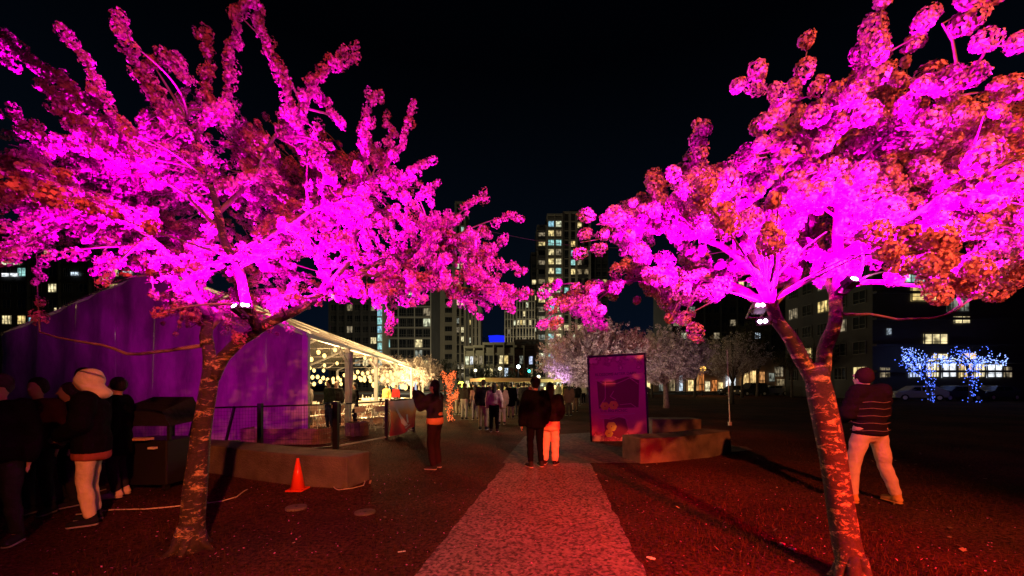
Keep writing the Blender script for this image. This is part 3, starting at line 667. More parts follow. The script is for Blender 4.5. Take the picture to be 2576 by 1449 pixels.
# low curved terrace in the middle distance
b = bld('low_rise_building', 'low curved terrace building with glazed lit galleries at the end of the park', 1255, 95)
u = .095
for i in range(7):
    xa = (1165+i*25.5-1255)*u; xb = (1165+(i+1)*25.5-1255)*u; yy = abs(i-3)**2*.35
    block(b, xa, xb, yy, H(880-6*(i in (2,3,4)), 95), 10, 2, 3.0, M['wall_mid'], rdB, .42 if i < 5 else .25, pierw=.25, margin=.15, sill=.18, kinds=('lit','dim','cool','lit','dim'))
b = bld('low_rise_building', 'plain pale-columned low building right of the curved terrace', 1318, 100)
block(b, -2.4, 3.6, 0, H(866,100), 10, 8, 8.5, M['wall_grey'], rdB, .1, pierw=.3, kinds=('dim',))
# stadium with blue lit roof edge
b = bld('stadium', 'distant stadium whose roof edge glows blue between the towers', 1250, 420)
MB().box(-22, 12, 0, 60, 0, 46).build('bowl', M['wall_dark'], b, world=False)
M['blue'] = glow('blue_roof_light', (.01, .02, 1), 1.1)
mb = MB()
for i in range(12): mb.box(-9+2.0*i, -7+2.0*i, -1, 30, 49.5-.25*(i > 8), 54-.12*abs(i-4))
mb.build('roof_edge', M['blue'], b, world=False)
mb = MB()
for i in range(6): mb.bar((-19+1.8*i, -1, 44), (-17.5+1.8*i, -1, 52), .5).bar((-16+1.6*i, -1, 44), (-18+1.8*i, -1, 52), .5)
mb.build('roof_truss', M['white_paint'], b, world=False)
# right: long block behind the street
b = bld('apartment_building', 'long dark apartment block with scattered lit windows behind the street trees on the right', 1900, 92)
u = .092
block(b, (1690-1900)*u, (2100-1900)*u, 0, H(690,92), 12, 20, 3.0, M['wall_dark'], rdB, .16, z0=8.0, pierw=.25, sill=.4, kinds=('lit','dim','dim','cool'))
MB().box((1560-1900)*u, (2200-1900)*u, .3, 12, 0, 7.99).build('podium', M['wall_warm'], b, world=False)
for tx, ty0, w, h, k in [(1662,985,10,30,'dim'),(1690,985,14,34,'dim'),(1712,985,9,44,'cool'),(1737,985,14,30,'shop'),(1752,985,9,52,'orange'),(1764,985,12,58,'orange'),(1779,985,12,26,'shop'),(1796,985,14,30,'orange'),(1812,985,12,24,'shop'),(1837,978,26,34,'cool'),
   (1874,982,16,46,'shop'),(1893,975,14,44,'shop'),(1916,968,13,34,'orange'),(1940,960,14,22,'dim'),(1958,948,22,26,'dim'),(1962,975,20,22,'dim'),(2068,968,20,40,'dim'),(2094,962,12,34,'dim'),(1600,985,20,28,'dim'),(1630,985,16,34,'shop')]:
    window(b, (tx-1900)*u, -.2, H(ty0, 92), w*u, h*u, k, rdB)
# near far-right building
b = bld('apartment_building', 'near dark apartment building with a few big lit windows above the blue fairy lights', 2400, 44)
u = .044
MB().box((2195-2400)*u, (2800-2400)*u, 0, 14, 0, H(600,44)).build('wall', M['wall_dark'], b, world=False)
me = MB().box((2195-2400)*u, (2800-2400)*u, -.5, -.01, -.12, .12).mesh('floor_slab', M['wall_dark'])
for j in range(1, 6):
    o = bpy.data.objects.new('floor_slab', me); C.objects.link(o); o.parent = b; o.location = (0, 0, 2.9*j+.2)
for tx, ty0, w, h, k in [(2298,712,52,38,'teal'),(2322,758,64,38,'lit'),(2408,784,56,34,'dim'),(2418,814,40,18,'lit'),(2352,868,60,28,'lit'),(2372,682,46,14,'dim'),(2252,712,26,26,'dim'),(2235,842,10,16,'cool'),(2225,950,24,26,'dim'),
    (2300,950,30,36,'cool'),(2345,950,30,48,'shop'),(2385,950,36,50,'cool'),(2428,950,34,44,'shop'),(2462,950,26,44,'shop'),(2500,950,40,34,'cool'),(2530,950,26,28,'dim'),(2362,906,40,16,'shop'),(2436,904,34,16,'shop')]:
    window(b, (tx-2400)*u, -.1, H(ty0, 44), w*u, h*u, k, rdB)
for j in range(5):
    for i in range(5):
        k = 'lit' if (i*3+j*5) % 7 == 0 else 'dim' if (i+j*2) % 5 == 0 else 'dark'
        w_ = window(b, (2195-2400)*u-.04, 1.6+i*2.7, 2.2+j*2.9, 1.7, 1.5, k, rdB); w_.rotation_euler = (0, 0, R(-90))
MB().box((2270-2400)*u, (2545-2400)*u, -1.6, -.2, H(915,44), H(911,44)).build('awning', M['wall_dark'], b, world=False)
t_ = thing('string_lights', ((2270-1288)*u, 42.2, 0), 'row of blue fairy lights along the awning of the near right building', 'string lights')
mb = MB(); r9 = random.Random(5)
for i in range(320): mb.ball(P(2270+r9.random()*265, 908+r9.gauss(0, 8)+6*math.sin(i), 42.2), .05*r9.uniform(.6, 1.3), n=5, m=3)
for i in range(60): mb.ball(P(2265+r9.random()*60, 905-r9.random()*30+r9.gauss(0, 4), 42.0), .04*r9.uniform(.6, 1.3), n=5, m=3)
mb.build('bulbs', glow('blue_white_led', (.25, .38, 1), 3), t_, kind='stuff')
# left building behind the tree
b = bld('apartment_building', 'dark apartment building with small lit windows behind the left cherry', 150, 75)
u = .075
block(b, (-80-150)*u, (345-150)*u, 0, H(590,75), 12, 11, 3.0, M['wall_dark'], rdB, .17, pierw=.3, sill=.35, margin=.4, kinds=('lit','lit','dim','teal'))
for tx, ty0, w, h, k in [(30,668,46,9,'lit'),(122,640,14,9,'lit'),(192,694,20,9,'cool'),(268,706,28,9,'lit'),(318,692,36,9,'cool'),(160,784,40,9,'lit'),(82,812,24,13,'teal'),(30,697,44,9,'cool')]:
    window(b, (tx-150)*u, -.3, H(ty0, 75), w*u, h*u, k, rdB)
# white apartment mid right tall, seen through gap in right blossom
b = bld('apartment_tower', 'tall dark block seen through gaps in the right blossom', 1960, 115)
block(b, -14, 12, 0, H(600,115), 12, 8, 3.0, M['wall_dark'], rdB, .2, z0=0, pierw=.3, kinds=('cool','dim','lit'))
# ---------------------------------------------------------------- street lamps
M['globe'] = {k: glow('lamp_globe_'+k, c, s) for k, c, s in [('warm',(1,.5,.09),4),('green',(.85,1,.1),4),('white',(1,.9,.55),3),('teal',(.05,1,.75),6),('cool',(.75,.95,1),12)]}
def street_lamp(tx, ty, Yd, k, label, r=.2, pw=0, col=(1,.8,.5)):
    p = P(tx, ty, Yd); t = thing('street_lamp', (p.x, p.y, 0), label, 'street lamp', 'street lamps around the park')
    MB().tube([(0,0,0),(0,0,.3),(0,0,p.z-.1)], [.09,.06,.045], 8).build('post', M['black'], t, world=False)
    MB().ball((0,0,p.z+r*.6), r, n=10, m=7).build('globe', M['globe'][k], t, world=False, smooth=True)
    MB().ball((0,0,p.z+r*1.55), r*.7, (1,1,.3)).build('cap', M['black'], t, world=False)
    if pw: lamp('street_and_fill_light', 'POINT', (p.x, p.y-.6, p.z+.2), pw, col, size=.2)
street_lamp(1160, 972, 27, 'green', 'park lamp with a glaring yellow-green globe, left of the crowd', .22, 400, (.8,1,.25))
street_lamp(1196, 934, 50, 'white', 'white-lit street lamp before the low terrace, left one', .2, 300, (1,.9,.6))
street_lamp(1258, 930, 50, 'white', 'white-lit street lamp above the tan canopy, in front of the low terrace', .24, 450, (1,.9,.6))
street_lamp(1304, 925, 60, 'cool', 'cool white street lamp near the traffic signal', .27, 250, (.8,.95,1))
street_lamp(1355, 950, 14, 'white', 'small white lamp beside the head of the man in the dark cap', .06, 80, (1,.72,.62))
street_lamp(1768, 932, 58, 'warm', 'amber street lamp glowing over the orange shopfronts', .42, 260, (1,.5,.12))
street_lamp(1725, 916, 60, 'white', 'thin lamp with a tiny white globe left of the amber lamp', .16)
street_lamp(2082, 968, 62, 'white', 'low bright lamp behind the white parked car', .34, 90, (1,.9,.6))
street_lamp(2214, 968, 60, 'white', 'tiny white lamp right of the man with striped padded jacket', .14)
# added point lights, unseen, that brighten the tower facades
for x, y, z, pw, c in [(6, 122, 9, 4500, (1,.85,.55)), (-14, 88, 8, 3500, (1,.85,.5)), (-22, 82, 8, 4200, (1,.85,.55)), (-42, 60, 8, 1500, (1,.8,.5)), (12, 128, 12, 4500, (1,.85,.55))]:
    lamp('street_and_fill_light', 'POINT', (x, y, z), pw, c, size=.4)
t = thing('traffic_light', P(1331, 968, 52)*1, 'green traffic signal on a thin post above the couple', 'traffic light'); t.location.z = 0
zz = H(934, 52)
MB().tube([(0,0,0),(0,0,zz+.9)], .07, 8).build('post', M['black'], t, world=False)
MB().box(-.2, .2, -.35, -.08, zz-.3, zz+.9).build('signal_head', M['black'], t, world=False)
for i, k in enumerate(('teal', None, None)):
    MB().ball((0, -.4, zz+.38*i), .17 if k else .13).build('lens', M['globe'][k] if k else M['glass'], t, world=False)

# ---------------------------------------------------------------- cars
def car(tx, Yd, rz, L, col, label, van=False, lights=False):
    p = P(tx, 968, Yd); t = thing('parked_car', (p.x, p.y, .02), label, 'car', 'cars parked along the far street', rz=R(rz))
    k = L/4.5; hh = 1.9 if van else 1.5
    prof = [(-2.2,.3),(-2.25,.75),(-1.9,.95),(-1.15,1.02),(-.5,hh),(1.2,hh),(1.9,1.1 if not van else hh*.98),(2.2,.95),(2.25,.35)]
    W_ = .86; vs = []; 
    for x, z in prof: vs.append((x*k, -W_*(.84 if z > 1.2 else 1), z)); 
    for x, z in prof: vs.append((x*k, W_*(.84 if z > 1.2 else 1), z))
    n = len(prof); fs = [tuple(range(n)), tuple(reversed(range(n, 2*n)))]+[(i, i+n, (i+1) % n+n, (i+1) % n) for i in range(n)]
    m = mat('car_paint', col, .25, spec=.6)
    MB().add(vs, fs).build('body', m, t, world=False, bevel=.06)
    for s in (-1, 1):
        y = s*W_*.93
        for xa, xb in ((-.95,-.05),(.05,1.0)):
            MB().add([(xa*k-.0, y+s*.06, 1.0),(xb*k, y+s*.06, 1.0),(xb*k, y-s*.02, hh-.12),((xa+(.42 if xa < -.5 else 0))*k, y-s*.02, hh-.12)], [(0,1,2,3)]).build('window', M['glass'], t, world=False)
        for x in (-1.4, 1.4):
            w = MB().tube([(x*k, s*.72, .33), (x*k, s*.90, .33)], .33, 16).build('wheel', M['black'], t, world=False)
            MB().tube([(x*k, s*.905, .33), (x*k, s*.915, .33)], .19, 12).build('rim', M['white_paint'], w, world=False)
    for s in (-1, 1):
        MB().box(-2.28*k, -2.2*k, s*.6-.16, s*.6+.16, .62, .78).build('headlight', M['globe']['white'] if lights else M['white_paint'], t, world=False)
        MB().box(2.2*k, 2.3*k, s*.6-.14, s*.6+.14, .7, .86).build('tail_light', mat('tail_red', (.4,.02,.02), .3), t, world=False)
car(1940, 60, 4, 4.9, (.5,.5,.45), 'pale hatchback parked side-on, left of the V-shaped trunk')
car(1845, 62, 0, 4.4, (.04,.04,.045), 'black car parked in front of the blue-white shopfront')
car(1890, 58, 8, 4.4, (.03,.03,.035), 'dark van-like car just left of the pale hatchback', van=True)
car(2305, 40, -18, 4.3, (.28,.28,.30), 'pale car parked under the blue fairy lights')
car(2400, 40, 0, 4.4, (.05,.05,.06), 'dark car right of the pale car by the blue-lit trees')
car(2500, 41, 6, 4.4, (.10,.10,.11), 'dark grey car at the far right kerb by the shop front')
car(1600, 62, 0, 4.4, (.08,.07,.07), 'dark car half hidden right of the map board')
# white car light for the park edge
# ---------------------------------------------------------------- smaller trees
def small_tree(name, label, base, h0, top, radx, rady, radz, npuff, pr, pm, seed, trunk_r=.12, nf=16, fs=.03, group=None, limbs=7, cat='tree', stretch=1, bark='dark_bark'):
    rg = np.random.default_rng(seed); rd = random.Random(seed)
    base = Vector(base); t = thing(name, base, label, cat, group)
    cz = top-radz; lean = rd.uniform(-.2, .2)
    MB().tube([base+Vector((lean*a, 0, z)) for a, z in ((0,-.05),(.1,h0*.3),(.4,h0*.7),(1,h0))], [trunk_r*1.5, trunk_r*1.1, trunk_r, trunk_r*.85], 10, jit=.2, seed=seed).build('trunk', M[bark], t, smooth=True)
    c = base+Vector((0, 0, cz)); cent = []; axs = []; tw = MB(); k = 0
    start = base+Vector((lean, 0, h0))
    for i in range(limbs):
        a = 6.28*i/limbs+rd.uniform(-.4, .4); el = rd.uniform(.1, 1.2)
        e_ = c+Vector((math.cos(a)*math.cos(el)*radx*.8, math.sin(a)*math.cos(el)*rady*.8, math.sin(el)*radz*.8))
        mid = start.lerp(e_, .5)+Vector((0, 0, .1*radz))
        MB().tube([start, start.lerp(mid, .5)+Vector((rd.uniform(-.1,.1),0,0)), mid, e_], [trunk_r*.6, trunk_r*.42, trunk_r*.28, trunk_r*.1], 6).build('limb', M[bark], t, smooth=True)
    nt = npuff//7
    for i in range(nt):
        while True:
            d = Vector((rd.uniform(-1,1), rd.uniform(-1,1), rd.uniform(-1,1)))
            if .45 < d.length < 1: break
        q = c+Vector((d.x*radx, d.y*rady, d.z*radz if d.z > 0 else d.z*radz*.9))
        s0 = start.lerp(q, .35)
        tw.tube([s0, q], [.012, .004], 3, caps=False)
        ax = (q-s0).normalized()
        if noise.noise(q*.7) < -.25: continue
        for j in range(7):
            cent.append(tuple(s0.lerp(q, .35+.65*j/6)+Vector((rd.gauss(0,1), rd.gauss(0,1), rd.gauss(0,1)))*pr*.7)); axs.append(tuple(ax))
    tw.build('twigs', M['twig'] if pm is not M['leaf_dark'] else M['dark_bark'], t, kind='stuff')
    cent = np.array(cent); axs = np.array(axs)
    quads_mesh('crown', petals(cent, pr*(.6+.6*rg.random(len(cent))), axs*stretch, nf, fs, rg), pm, parent=t)
    return t
small_tree('cherry_tree', 'pale pink cherry tree behind the map board, its lower left blossom lit violet', P(1500, 968, 19)*1-Vector((0,0,1.62)), 1.7, H(800,19), 3.1, 2.6, 1.75, 5600, .10, M['petal_w'], 3, .14, 20, .026)
small_tree('cherry_tree', 'dimmer pale cherry tree right of the map board with a light grey trunk', P(1676, 1025, 28)*1, 1.6, H(815,28), 3.6, 3, 2.2, 3600, .13, M['petal_w'], 4, .17, 16, .034, bark='bark_limb')
small_tree('cherry_tree', 'faint pale cherry tree behind the thin white pole', Vector(((1840-1288)*.034, 34, 0)), 1.8, H(830,34), 3.2, 3, 2.0, 1500, .15, M['petal_w'], 6, .15, 9, .034)
lamp('pale_tree_fill_light', 'SPOT', P(1560, 1030, 14.5), 520, (1, .66, .58), aim=P(1530, 880, 19), cone=85, blend=.8)  # unseen fill spot, added to brighten the cherry behind the board
lamp('pale_tree_fill_light', 'SPOT', P(1640, 1030, 22), 420, (1, .6, .62), aim=P(1690, 880, 28), cone=80, blend=.8)  # same kind of added fill for the grey-trunked cherry
lamp('assumed_violet_uplight', 'SPOT', P(1400, 1020, 17.5), 520, (.8, .45, 1), aim=P(1410, 930, 18.6), cone=50, blend=.8)  # assumed unseen spot, no fixture, added to tint the cherry's lower left violet
for i, (tx, Yd, top, w, lb) in enumerate([(1575, 48, 830, 2.4, 'dark street tree close beside the map board edge'), (1640, 50, 850, 2.2, 'thin dark street tree left of the grey-trunked cherry'), (1748, 52, 820, 2.8, 'dark street tree with its trunk against the orange shopfront'),
        (1866, 50, 800, 3, 'dark street tree in front of the blue-white shopfront'), (1905, 54, 790, 2.6, 'dark street tree between two bright shop windows'), (1992, 52, 850, 2.6, 'dark tree above the pale parked hatchback'), (2065, 50, 840, 2.6, 'bushy dark tree behind the V-shaped fork')]):
    small_tree('street_tree', lb, ((tx-1288)*Yd/1000, Yd, 0), 3.0, H(top, Yd), w, w, 2.2, 520, .22, M['leaf_dark'], 20+i, .14, 8, .06, group='dark street trees along the shops')
small_tree('cherry_tree', 'cherry tree lit warm yellow by an assumed light, beyond the far end of the marquee', Vector((-11.2, 38, 0)), 1.8, 4.6, 3.2, 2.4, 1.6, 2600, .12, M['petal_w'], 9, .13, 12, .03)
small_tree('cherry_tree', 'second yellow-lit cherry tree beyond the marquee, nearer the photographing woman', Vector((-8.4, 36, 0)), 1.8, 4.4, 2.4, 2, 1.5, 2200, .12, M['petal_w'], 10, .13, 12, .03)
lamp('assumed_yellow_tree_light', 'POINT', (-9.6, 33.5, 1.6), 3200, (1, .72, .28), size=.2)  # assumed point light without a fixture, added to turn both cherries yellow
# dark trees in front of the terrace, lit by street lamps
for i, (tx, Yd, top, w, lb) in enumerate([(1215, 60, 905, 3.2, 'yellowish-green lit tree before the low terrace, left of the tan canopy'), (1270, 64, 915, 3, 'yellowish lit tree directly above the tan canopy'), (1330, 66, 905, 2.6, 'dark tree beside the green traffic signal'), (1120, 58, 900, 3, 'dark tree behind the end of the marquee'), (1060, 60, 915, 3, 'dark tree left behind the marquee end')]):
    small_tree('street_tree', lb, ((tx-1288)*Yd/1000, Yd, 0), 2.0, H(top, Yd), w, w, 1.6, 500, .2, M['leaf_dark'], 40+i, .14, 8, .06, group='street trees before the low terrace')
# trees wrapped in light
def bulb_tree(tx, Yd, paths, label, m, rad, per, spread):
    t = thing('light_wrapped_tree', ((tx-1288)*Yd/1000, Yd, 0), label, 'tree'); rd = random.Random(int(tx))
    mb = MB()
    for i, pl in enumerate(paths):
        pts = [P(a, b, Yd+rd.uniform(-.3, .3)*(j > 0)) for j, (a, b) in enumerate(pl)]
        if i == 0: pts[0].z = 0
        rr = [(.10 if i == 0 else .05)*(1-j/len(pts)*.6)*Yd/25 for j in range(len(pts))]
        MB().tube(pts, rr, 8, jit=.2).build('trunk' if i == 0 else 'limb', M['dark_bark'], t, smooth=True)
        for j in range(len(pts)-1):
            L = (pts[j+1]-pts[j]).length
            for q in range(int(L*per)):
                c = pts[j].lerp(pts[j+1], rd.random())+Vector((rd.gauss(0,1), rd.gauss(0,1)-1.2, rd.gauss(0,1)))*spread
                mb.ball(c, rad*rd.uniform(.6, 1.3), n=5, m=3)
    mb.build('fairy_lights', m, t, kind='stuff')
    return t
M['blue_led'] = glow('blue_led', (.08, .16, 1), 3.2); M['red_led'] = glow('red_led', (1, .16, .04), 1.6)
bulb_tree(2330, 37, [[(2338,985),(2330,950),(2305,925),(2290,900)],[(2330,950),(2300,935),(2270,910),(2262,905)],[(2322,940),(2330,910),(2345,890)],[(2305,925),(2285,895),(2270,890)]], 'street tree wrapped in blue fairy lights, left of the two', M['blue_led'], .036, 22, .24)
bulb_tree(2440, 37, [[(2442,985),(2440,950),(2432,920),(2425,900)],[(2440,950),(2450,920),(2470,900)],[(2432,920),(2400,905),(2375,905),(2350,908)],[(2425,900),(2400,885),(2390,880)],[(2450,915),(2420,888),(2415,885)],[(2470,880),(2480,872)]], 'street tree wrapped in blue fairy lights, the right one, before the bright windows', M['blue_led'], .036, 22, .24)
bulb_tree(1134, 17.6, [[(1134,1058),(1131,1010),(1133,965),(1128,945)],[(1133,965),(1140,945),(1143,938)],[(1131,980),(1120,950),(1116,938)],[(1131,1010),(1146,1000),(1150,985)]], 'slender tree wrapped in glowing red lights behind the photographing woman', M['red_led'], .02, 130, .07)
# ---------------------------------------------------------------- marquee
def tent_wall_mat():
    m = bpy.data.materials.new('marquee_vinyl'); m.use_nodes = True; nt = m.node_tree; b = nt.nodes['Principled BSDF']
    b.inputs['Roughness'].default_value = .45
    t = nt.nodes.new('ShaderNodeTexCoord'); mp = nt.nodes.new('ShaderNodeMapping'); mp.inputs['Scale'].default_value = (1.4, 1, .45)
    n = nt.nodes.new('ShaderNodeTexNoise'); n.inputs['Scale'].default_value = 1.4; n.inputs['Detail'].default_value = 8; n.inputs['Roughness'].default_value = .65
    nt.links.new(t.outputs['Object'], mp.inputs[0]); nt.links.new(mp.outputs[0], n.inputs['Vector'])
    r = nt.nodes.new('ShaderNodeValToRGB'); e = r.color_ramp.elements; e[0].position = .38; e[0].color = (.28,.24,.28,1); e[1].position = .66; e[1].color = (.62,.54,.60,1)
    nt.links.new(n.outputs[0], r.inputs[0]); nt.links.new(r.outputs[0], b.inputs['Base Color'])
    bp = nt.nodes.new('ShaderNodeBump'); bp.inputs['Strength'].default_value = .35; bp.inputs['Distance'].default_value = .1
    nt.links.new(n.outputs[0], bp.inputs['Height']); nt.links.new(bp.outputs[0], b.inputs['Normal']); return m
M['vinyl'] = tent_wall_mat()
def clear_mat(name, col, a):
    m = bpy.data.materials.new(name); m.use_nodes = True; nt = m.node_tree; nt.nodes.clear()
    tr = nt.nodes.new('ShaderNodeBsdfTransparent'); d = nt.nodes.new('ShaderNodeBsdfTranslucent'); d.inputs[0].default_value = (*col, 1)
    df = nt.nodes.new('ShaderNodeBsdfDiffuse'); df.inputs[0].default_value = (*col, 1); m2 = nt.nodes.new('ShaderNodeMixShader'); m2.inputs[0].default_value = .5
    nt.links.new(d.outputs[0], m2.inputs[1]); nt.links.new(df.outputs[0], m2.inputs[2])
    mx = nt.nodes.new('ShaderNodeMixShader'); mx.inputs[0].default_value = a; o = nt.nodes.new('ShaderNodeOutputMaterial')
    nt.links.new(tr.outputs[0], mx.inputs[1]); nt.links.new(m2.outputs[0], mx.inputs[2]); nt.links.new(mx.outputs[0], o.inputs[0]); return m
M['clear_roof'] = clear_mat('clear_roof_vinyl', (.7,.62,.55), .22)
tent = thing('marquee', (-10.4, 11.5, 0), 'large frame marquee with a dull vinyl end wall, clear roof and an open lit side', 'marquee')
DX = -.109; EV = 3.05; RIDGE = 4.95; XR, XL, XM = -6.0, -14.8, -10.4; Y0 = 11.5; LEN = 30
def tp(x, y, z): return Vector((x+DX*(y-Y0), y, z))
# end wall as gathered vinyl panels
npan = 8
for i in range(npan):
    xa = XL+(XR-XL)*i/npan; xb = XL+(XR-XL)*(i+1)/npan; mb = MB(); nx = 12; nz = 6
    for a in range(nx+1):
        x = xa+(xb-xa)*a/nx; zt = EV+(RIDGE-EV)*(1-abs(x-XM)/(XR-XM))
        for q in range(nz+1):
            mb.v.append((x, Y0+.05*math.sin(x*7+.8*math.sin(q))+.035*noise.noise(Vector((x*2, q*.6, i))), .02+(zt-.04)*q/nz))
    for a in range(nx):
        for q in range(nz):
            j = a*(nz+1)+q; mb.f.append((j, j+nz+1, j+nz+2, j+1)); mb.m.append(0)
    mb.build('end_wall_panel', M['vinyl'], tent, smooth=True)
ys_post = [15.6, 20.4, 26.2, 33.0, 41.0]
for y in [Y0+.1]+ys_post:
    for xs in (XR, XL):
        if xs == XR or y > 25:
            p = tp(xs, y, 0); MB().box(p.x-.09, p.x+.09, y-.07, y+.07, 0, EV).build('post', M['tent_post'], tent, bevel=.01)
for i, y in enumerate([Y0+.15]+ys_post):
    a = tp(XR, y, EV+.05); b_ = tp(XM, y, RIDGE); c_ = tp(XL, y, EV+.05)
    MB().bar(a, b_, .10, .12).build('rafter', M['tent_post'], tent); MB().bar(b_, c_, .10, .12).build('rafter', M['tent_post'], tent)
    if i: MB().bar(tp(XR, y, EV-.55), tp(XR-.75, y, EV+.28), .06).build('brace', M['tent_post'], tent)
    if i: MB().bar(tp(XR, y-.02, EV-.55), tp(XR, y-1.0, EV-.03), .05).build('brace', M['tent_post'], tent)
    MB().bar(tp(XL, y, EV), tp(XR, y, EV), .02).build('tie_cable', M['tent_post'], tent)
yy = [Y0]+ys_post+[Y0+LEN]
MB().bar(tp(XR, Y0, EV+.02), tp(XR, ys_post[-1], EV+.02), .1, .12).build('eave_beam', M['tent_post'], tent)
MB().bar(tp(XM, Y0, RIDGE), tp(XM, ys_post[-1], RIDGE), .1, .12).build('ridge_beam', M['tent_post'], tent)
for t_ in (.33, .66): MB().bar(tp(XR+(XM-XR)*t_, Y0, EV+(RIDGE-EV)*t_), tp(XR+(XM-XR)*t_, ys_post[-1], EV+(RIDGE-EV)*t_), .06).build('purlin', M['tent_post'], tent)
for i in range(5):
    ya, yb = yy[i], yy[i+1]
    MB().add([tp(XR+.12, ya, EV+.02), tp(XR+.12, yb, EV+.02), tp(XM, yb, RIDGE+.11), tp(XM, ya, RIDGE+.11)], [(0,1,2,3)]).build('roof_panel', M['clear_roof'], tent)
    MB().add([tp(XM, ya, RIDGE+.11), tp(XM, yb, RIDGE+.11), tp(XL-.12, yb, EV+.02), tp(XL-.12, ya, EV+.02)], [(0,1,2,3)]).build('roof_panel', M['clear_roof'], tent)
    if i < 4:
        m_ = MB(); k = 10
        for q in range(k+1):
            y = ya+(yb-ya)*q/k; m_.v += [tuple(tp(XR+.13, y, EV+.0)), tuple(tp(XR+.15, y, EV-.22-.03*math.sin(q*1.9)))]
        for q in range(k): m_.f.append((2*q, 2*q+2, 2*q+3, 2*q+1)); m_.m.append(0)
        m_.build('valance', M['clear_roof'], tent)
# bundled curtain by the first post
MB().tube([tp(XR-.02, 15.75, 0.05), tp(XR-.0, 15.72, 1.3), tp(XR+.1, 15.7, 1.9), tp(XR+.02, 15.7, 2.9)], [.09, .11, .09, .16], 8, jit=.3).build('bundled_curtain', M['tent_post'], tent, smooth=True)
# string lights
M['bulb'] = glow('warm_bulb', (1, .66, .2), 3)
M['bulb_mesh'] = MB().ball((0,0,0), 1, n=8, m=6).mesh('bulb', M['bulb'], True)
def strand(pts, Y1, Y2, label, r=.075):
    n = len(pts); ps = [P(a, b, Y1+(Y2-Y1)*i/max(1, n-1)) for i, (a, b) in enumerate(pts)]
    t = thing('string_lights', ps[0], label, 'string lights', 'warm string lights in the marquee')
    w = MB(); full = []
    for i in range(n-1):
        for q in range(5):
            s_ = q/5; v = ps[i].lerp(ps[i+1], s_); v.z += .10-.09*math.sin(math.pi*s_); full.append(v)
    full.append(ps[-1]+Vector((0,0,.1)))
    w.tube(full, .008, 4).build('wire', M['black'], t)
    for p in ps:
        o = bpy.data.objects.new('bulb', M['bulb_mesh']); C.objects.link(o); o.parent = t; o.location = p-off(t); o.scale = (r, r, r*1.25)
strand([(769,948),(786,949),(799,948),(813,951),(824,955),(838,953),(850,950),(856,956),(866,944),(878,951),(893,947),(904,951),(917,948)], 16, 22, 'string of closely spaced warm bulbs across the open tent bay at head height')
strand([(783,904),(801,886),(816,895),(843,880)], 14, 15, 'steep short string of warm bulbs under the roof by the end wall', .07)
strand([(779,926),(790,932),(816,919),(814,932),(848,914)], 15, 16.5, 'sagging string of warm bulbs below the steep one', .06)
strand([(892,949),(908,955),(917,956),(930,949),(932,958),(948,951),(974,943),(982,936),(993,940)], 19, 27, 'warm bulb string between first and second marquee posts', .095)
strand([(1003,941),(1010,936),(1020,940),(1032,928),(1042,938),(1066,934)], 26, 38, 'farthest warm bulb string near the last marquee posts', .12)
strand([(918,901),(932,906),(951,930),(966,952)], 20, 22, 'single drooping bulb string under the clear roof', .07)
strand([(941,968),(990,968),(1012,972),(1020,975)], 26, 30, 'low bright bulb string in front of the yellow trees', .16)
strand([(776,962),(790,966),(806,960),(822,965),(838,961),(858,966),(874,962)], 20, 24, 'farther string of warm bulbs low across the end bay', .09)
strand([(900,936),(912,940),(925,938),(938,934),(950,940),(962,946)], 24, 28, 'string of warm bulbs high beyond the second post', .10)
strand([(960,955),(975,958),(988,952),(1000,957),(1014,951),(1028,955),(1040,950)], 30, 38, 'string of warm bulbs in front of the yellow blossom, farthest down the marquee', .13)
for x, y, z, pw in [(-7.4, 16.2, 2.4, 1000), (-8.4, 22, 2.5, 1500), (-9.4, 30, 2.6, 1300)]:
    lamp('marquee_bulb_light', 'POINT', (x, y, z), pw, (1, .62, .24), size=.5)
# folding chairs and tables
def chair_proto(loc, rz, label):
    t = thing('folding_chair', loc, label, 'chair', 'white folding chairs in the marquee', rz=rz); m = M['white_plastic']
    mb = MB(); mb.box(-.22, .22, -.2, .2, .44, .475); mb.build('seat', m, t, world=False, bevel=.012)
    mb = MB()
    for i in range(5):
        a = (i-2)/2; mb.box(-.215+.086*i, -.215+.086*(i+1), -.25-.02*(1-a*a), -.225-.02*(1-a*a), .66, .86)
    mb.build('backrest', m, t, world=False)
    for s in (-1, 1):
        MB().bar((s*.23, .24, 0), (s*.23, -.26, .88), .022).build('leg', m, t, world=False)
        MB().bar((s*.205, -.26, 0), (s*.205, .16, .46), .022).build('leg', m, t, world=False)
    MB().bar((-.23, .2, .08), (.23, .2, .08), .016).bar((-.205, -.22, .08), (.205, -.22, .08), .016).build('stretcher', m, t, world=False)
    return t
CH = [(918,1085,-25,'white folding chair just right of the stave planter, back turned to the fence'), (952,1080,40,'white folding chair nearest the left edge of the red and white banner'),
 (870,1070,150,'white folding chair left of the striped marquee post'), (785,1078,20,'white folding chair closest to the end wall edge'), (808,1074,190,'white folding chair behind the dark-legged man'), (835,1072,-40,'white folding chair beside the fence corner post'),
 (900,1052,10,'white folding chair in the row behind the planter, left'), (925,1052,5,'white folding chair in the row behind the planter, middle'), (948,1050,-5,'white folding chair in the row behind the planter, right'),
 (790,1056,0,'white folding chair facing the table near the end wall'), (880,1046,15,'white folding chair tucked behind the first post'), (915,1040,170,'far white folding chair in the second table row'), (940,1038,180,'far white folding chair by the long-haired woman'), (965,1042,160,'white folding chair in front of the woman in yellow')]
for i, (tx, ty, rz, lb) in enumerate(CH):
    g = G(tx, ty)
    if i == 0: ch0 = chair_proto(g, R(rz), lb)
    else:
        c_ = copy_tree(ch0); c_.location = g; c_.rotation_euler = (0,0,R(rz)); c_['label'] = lb
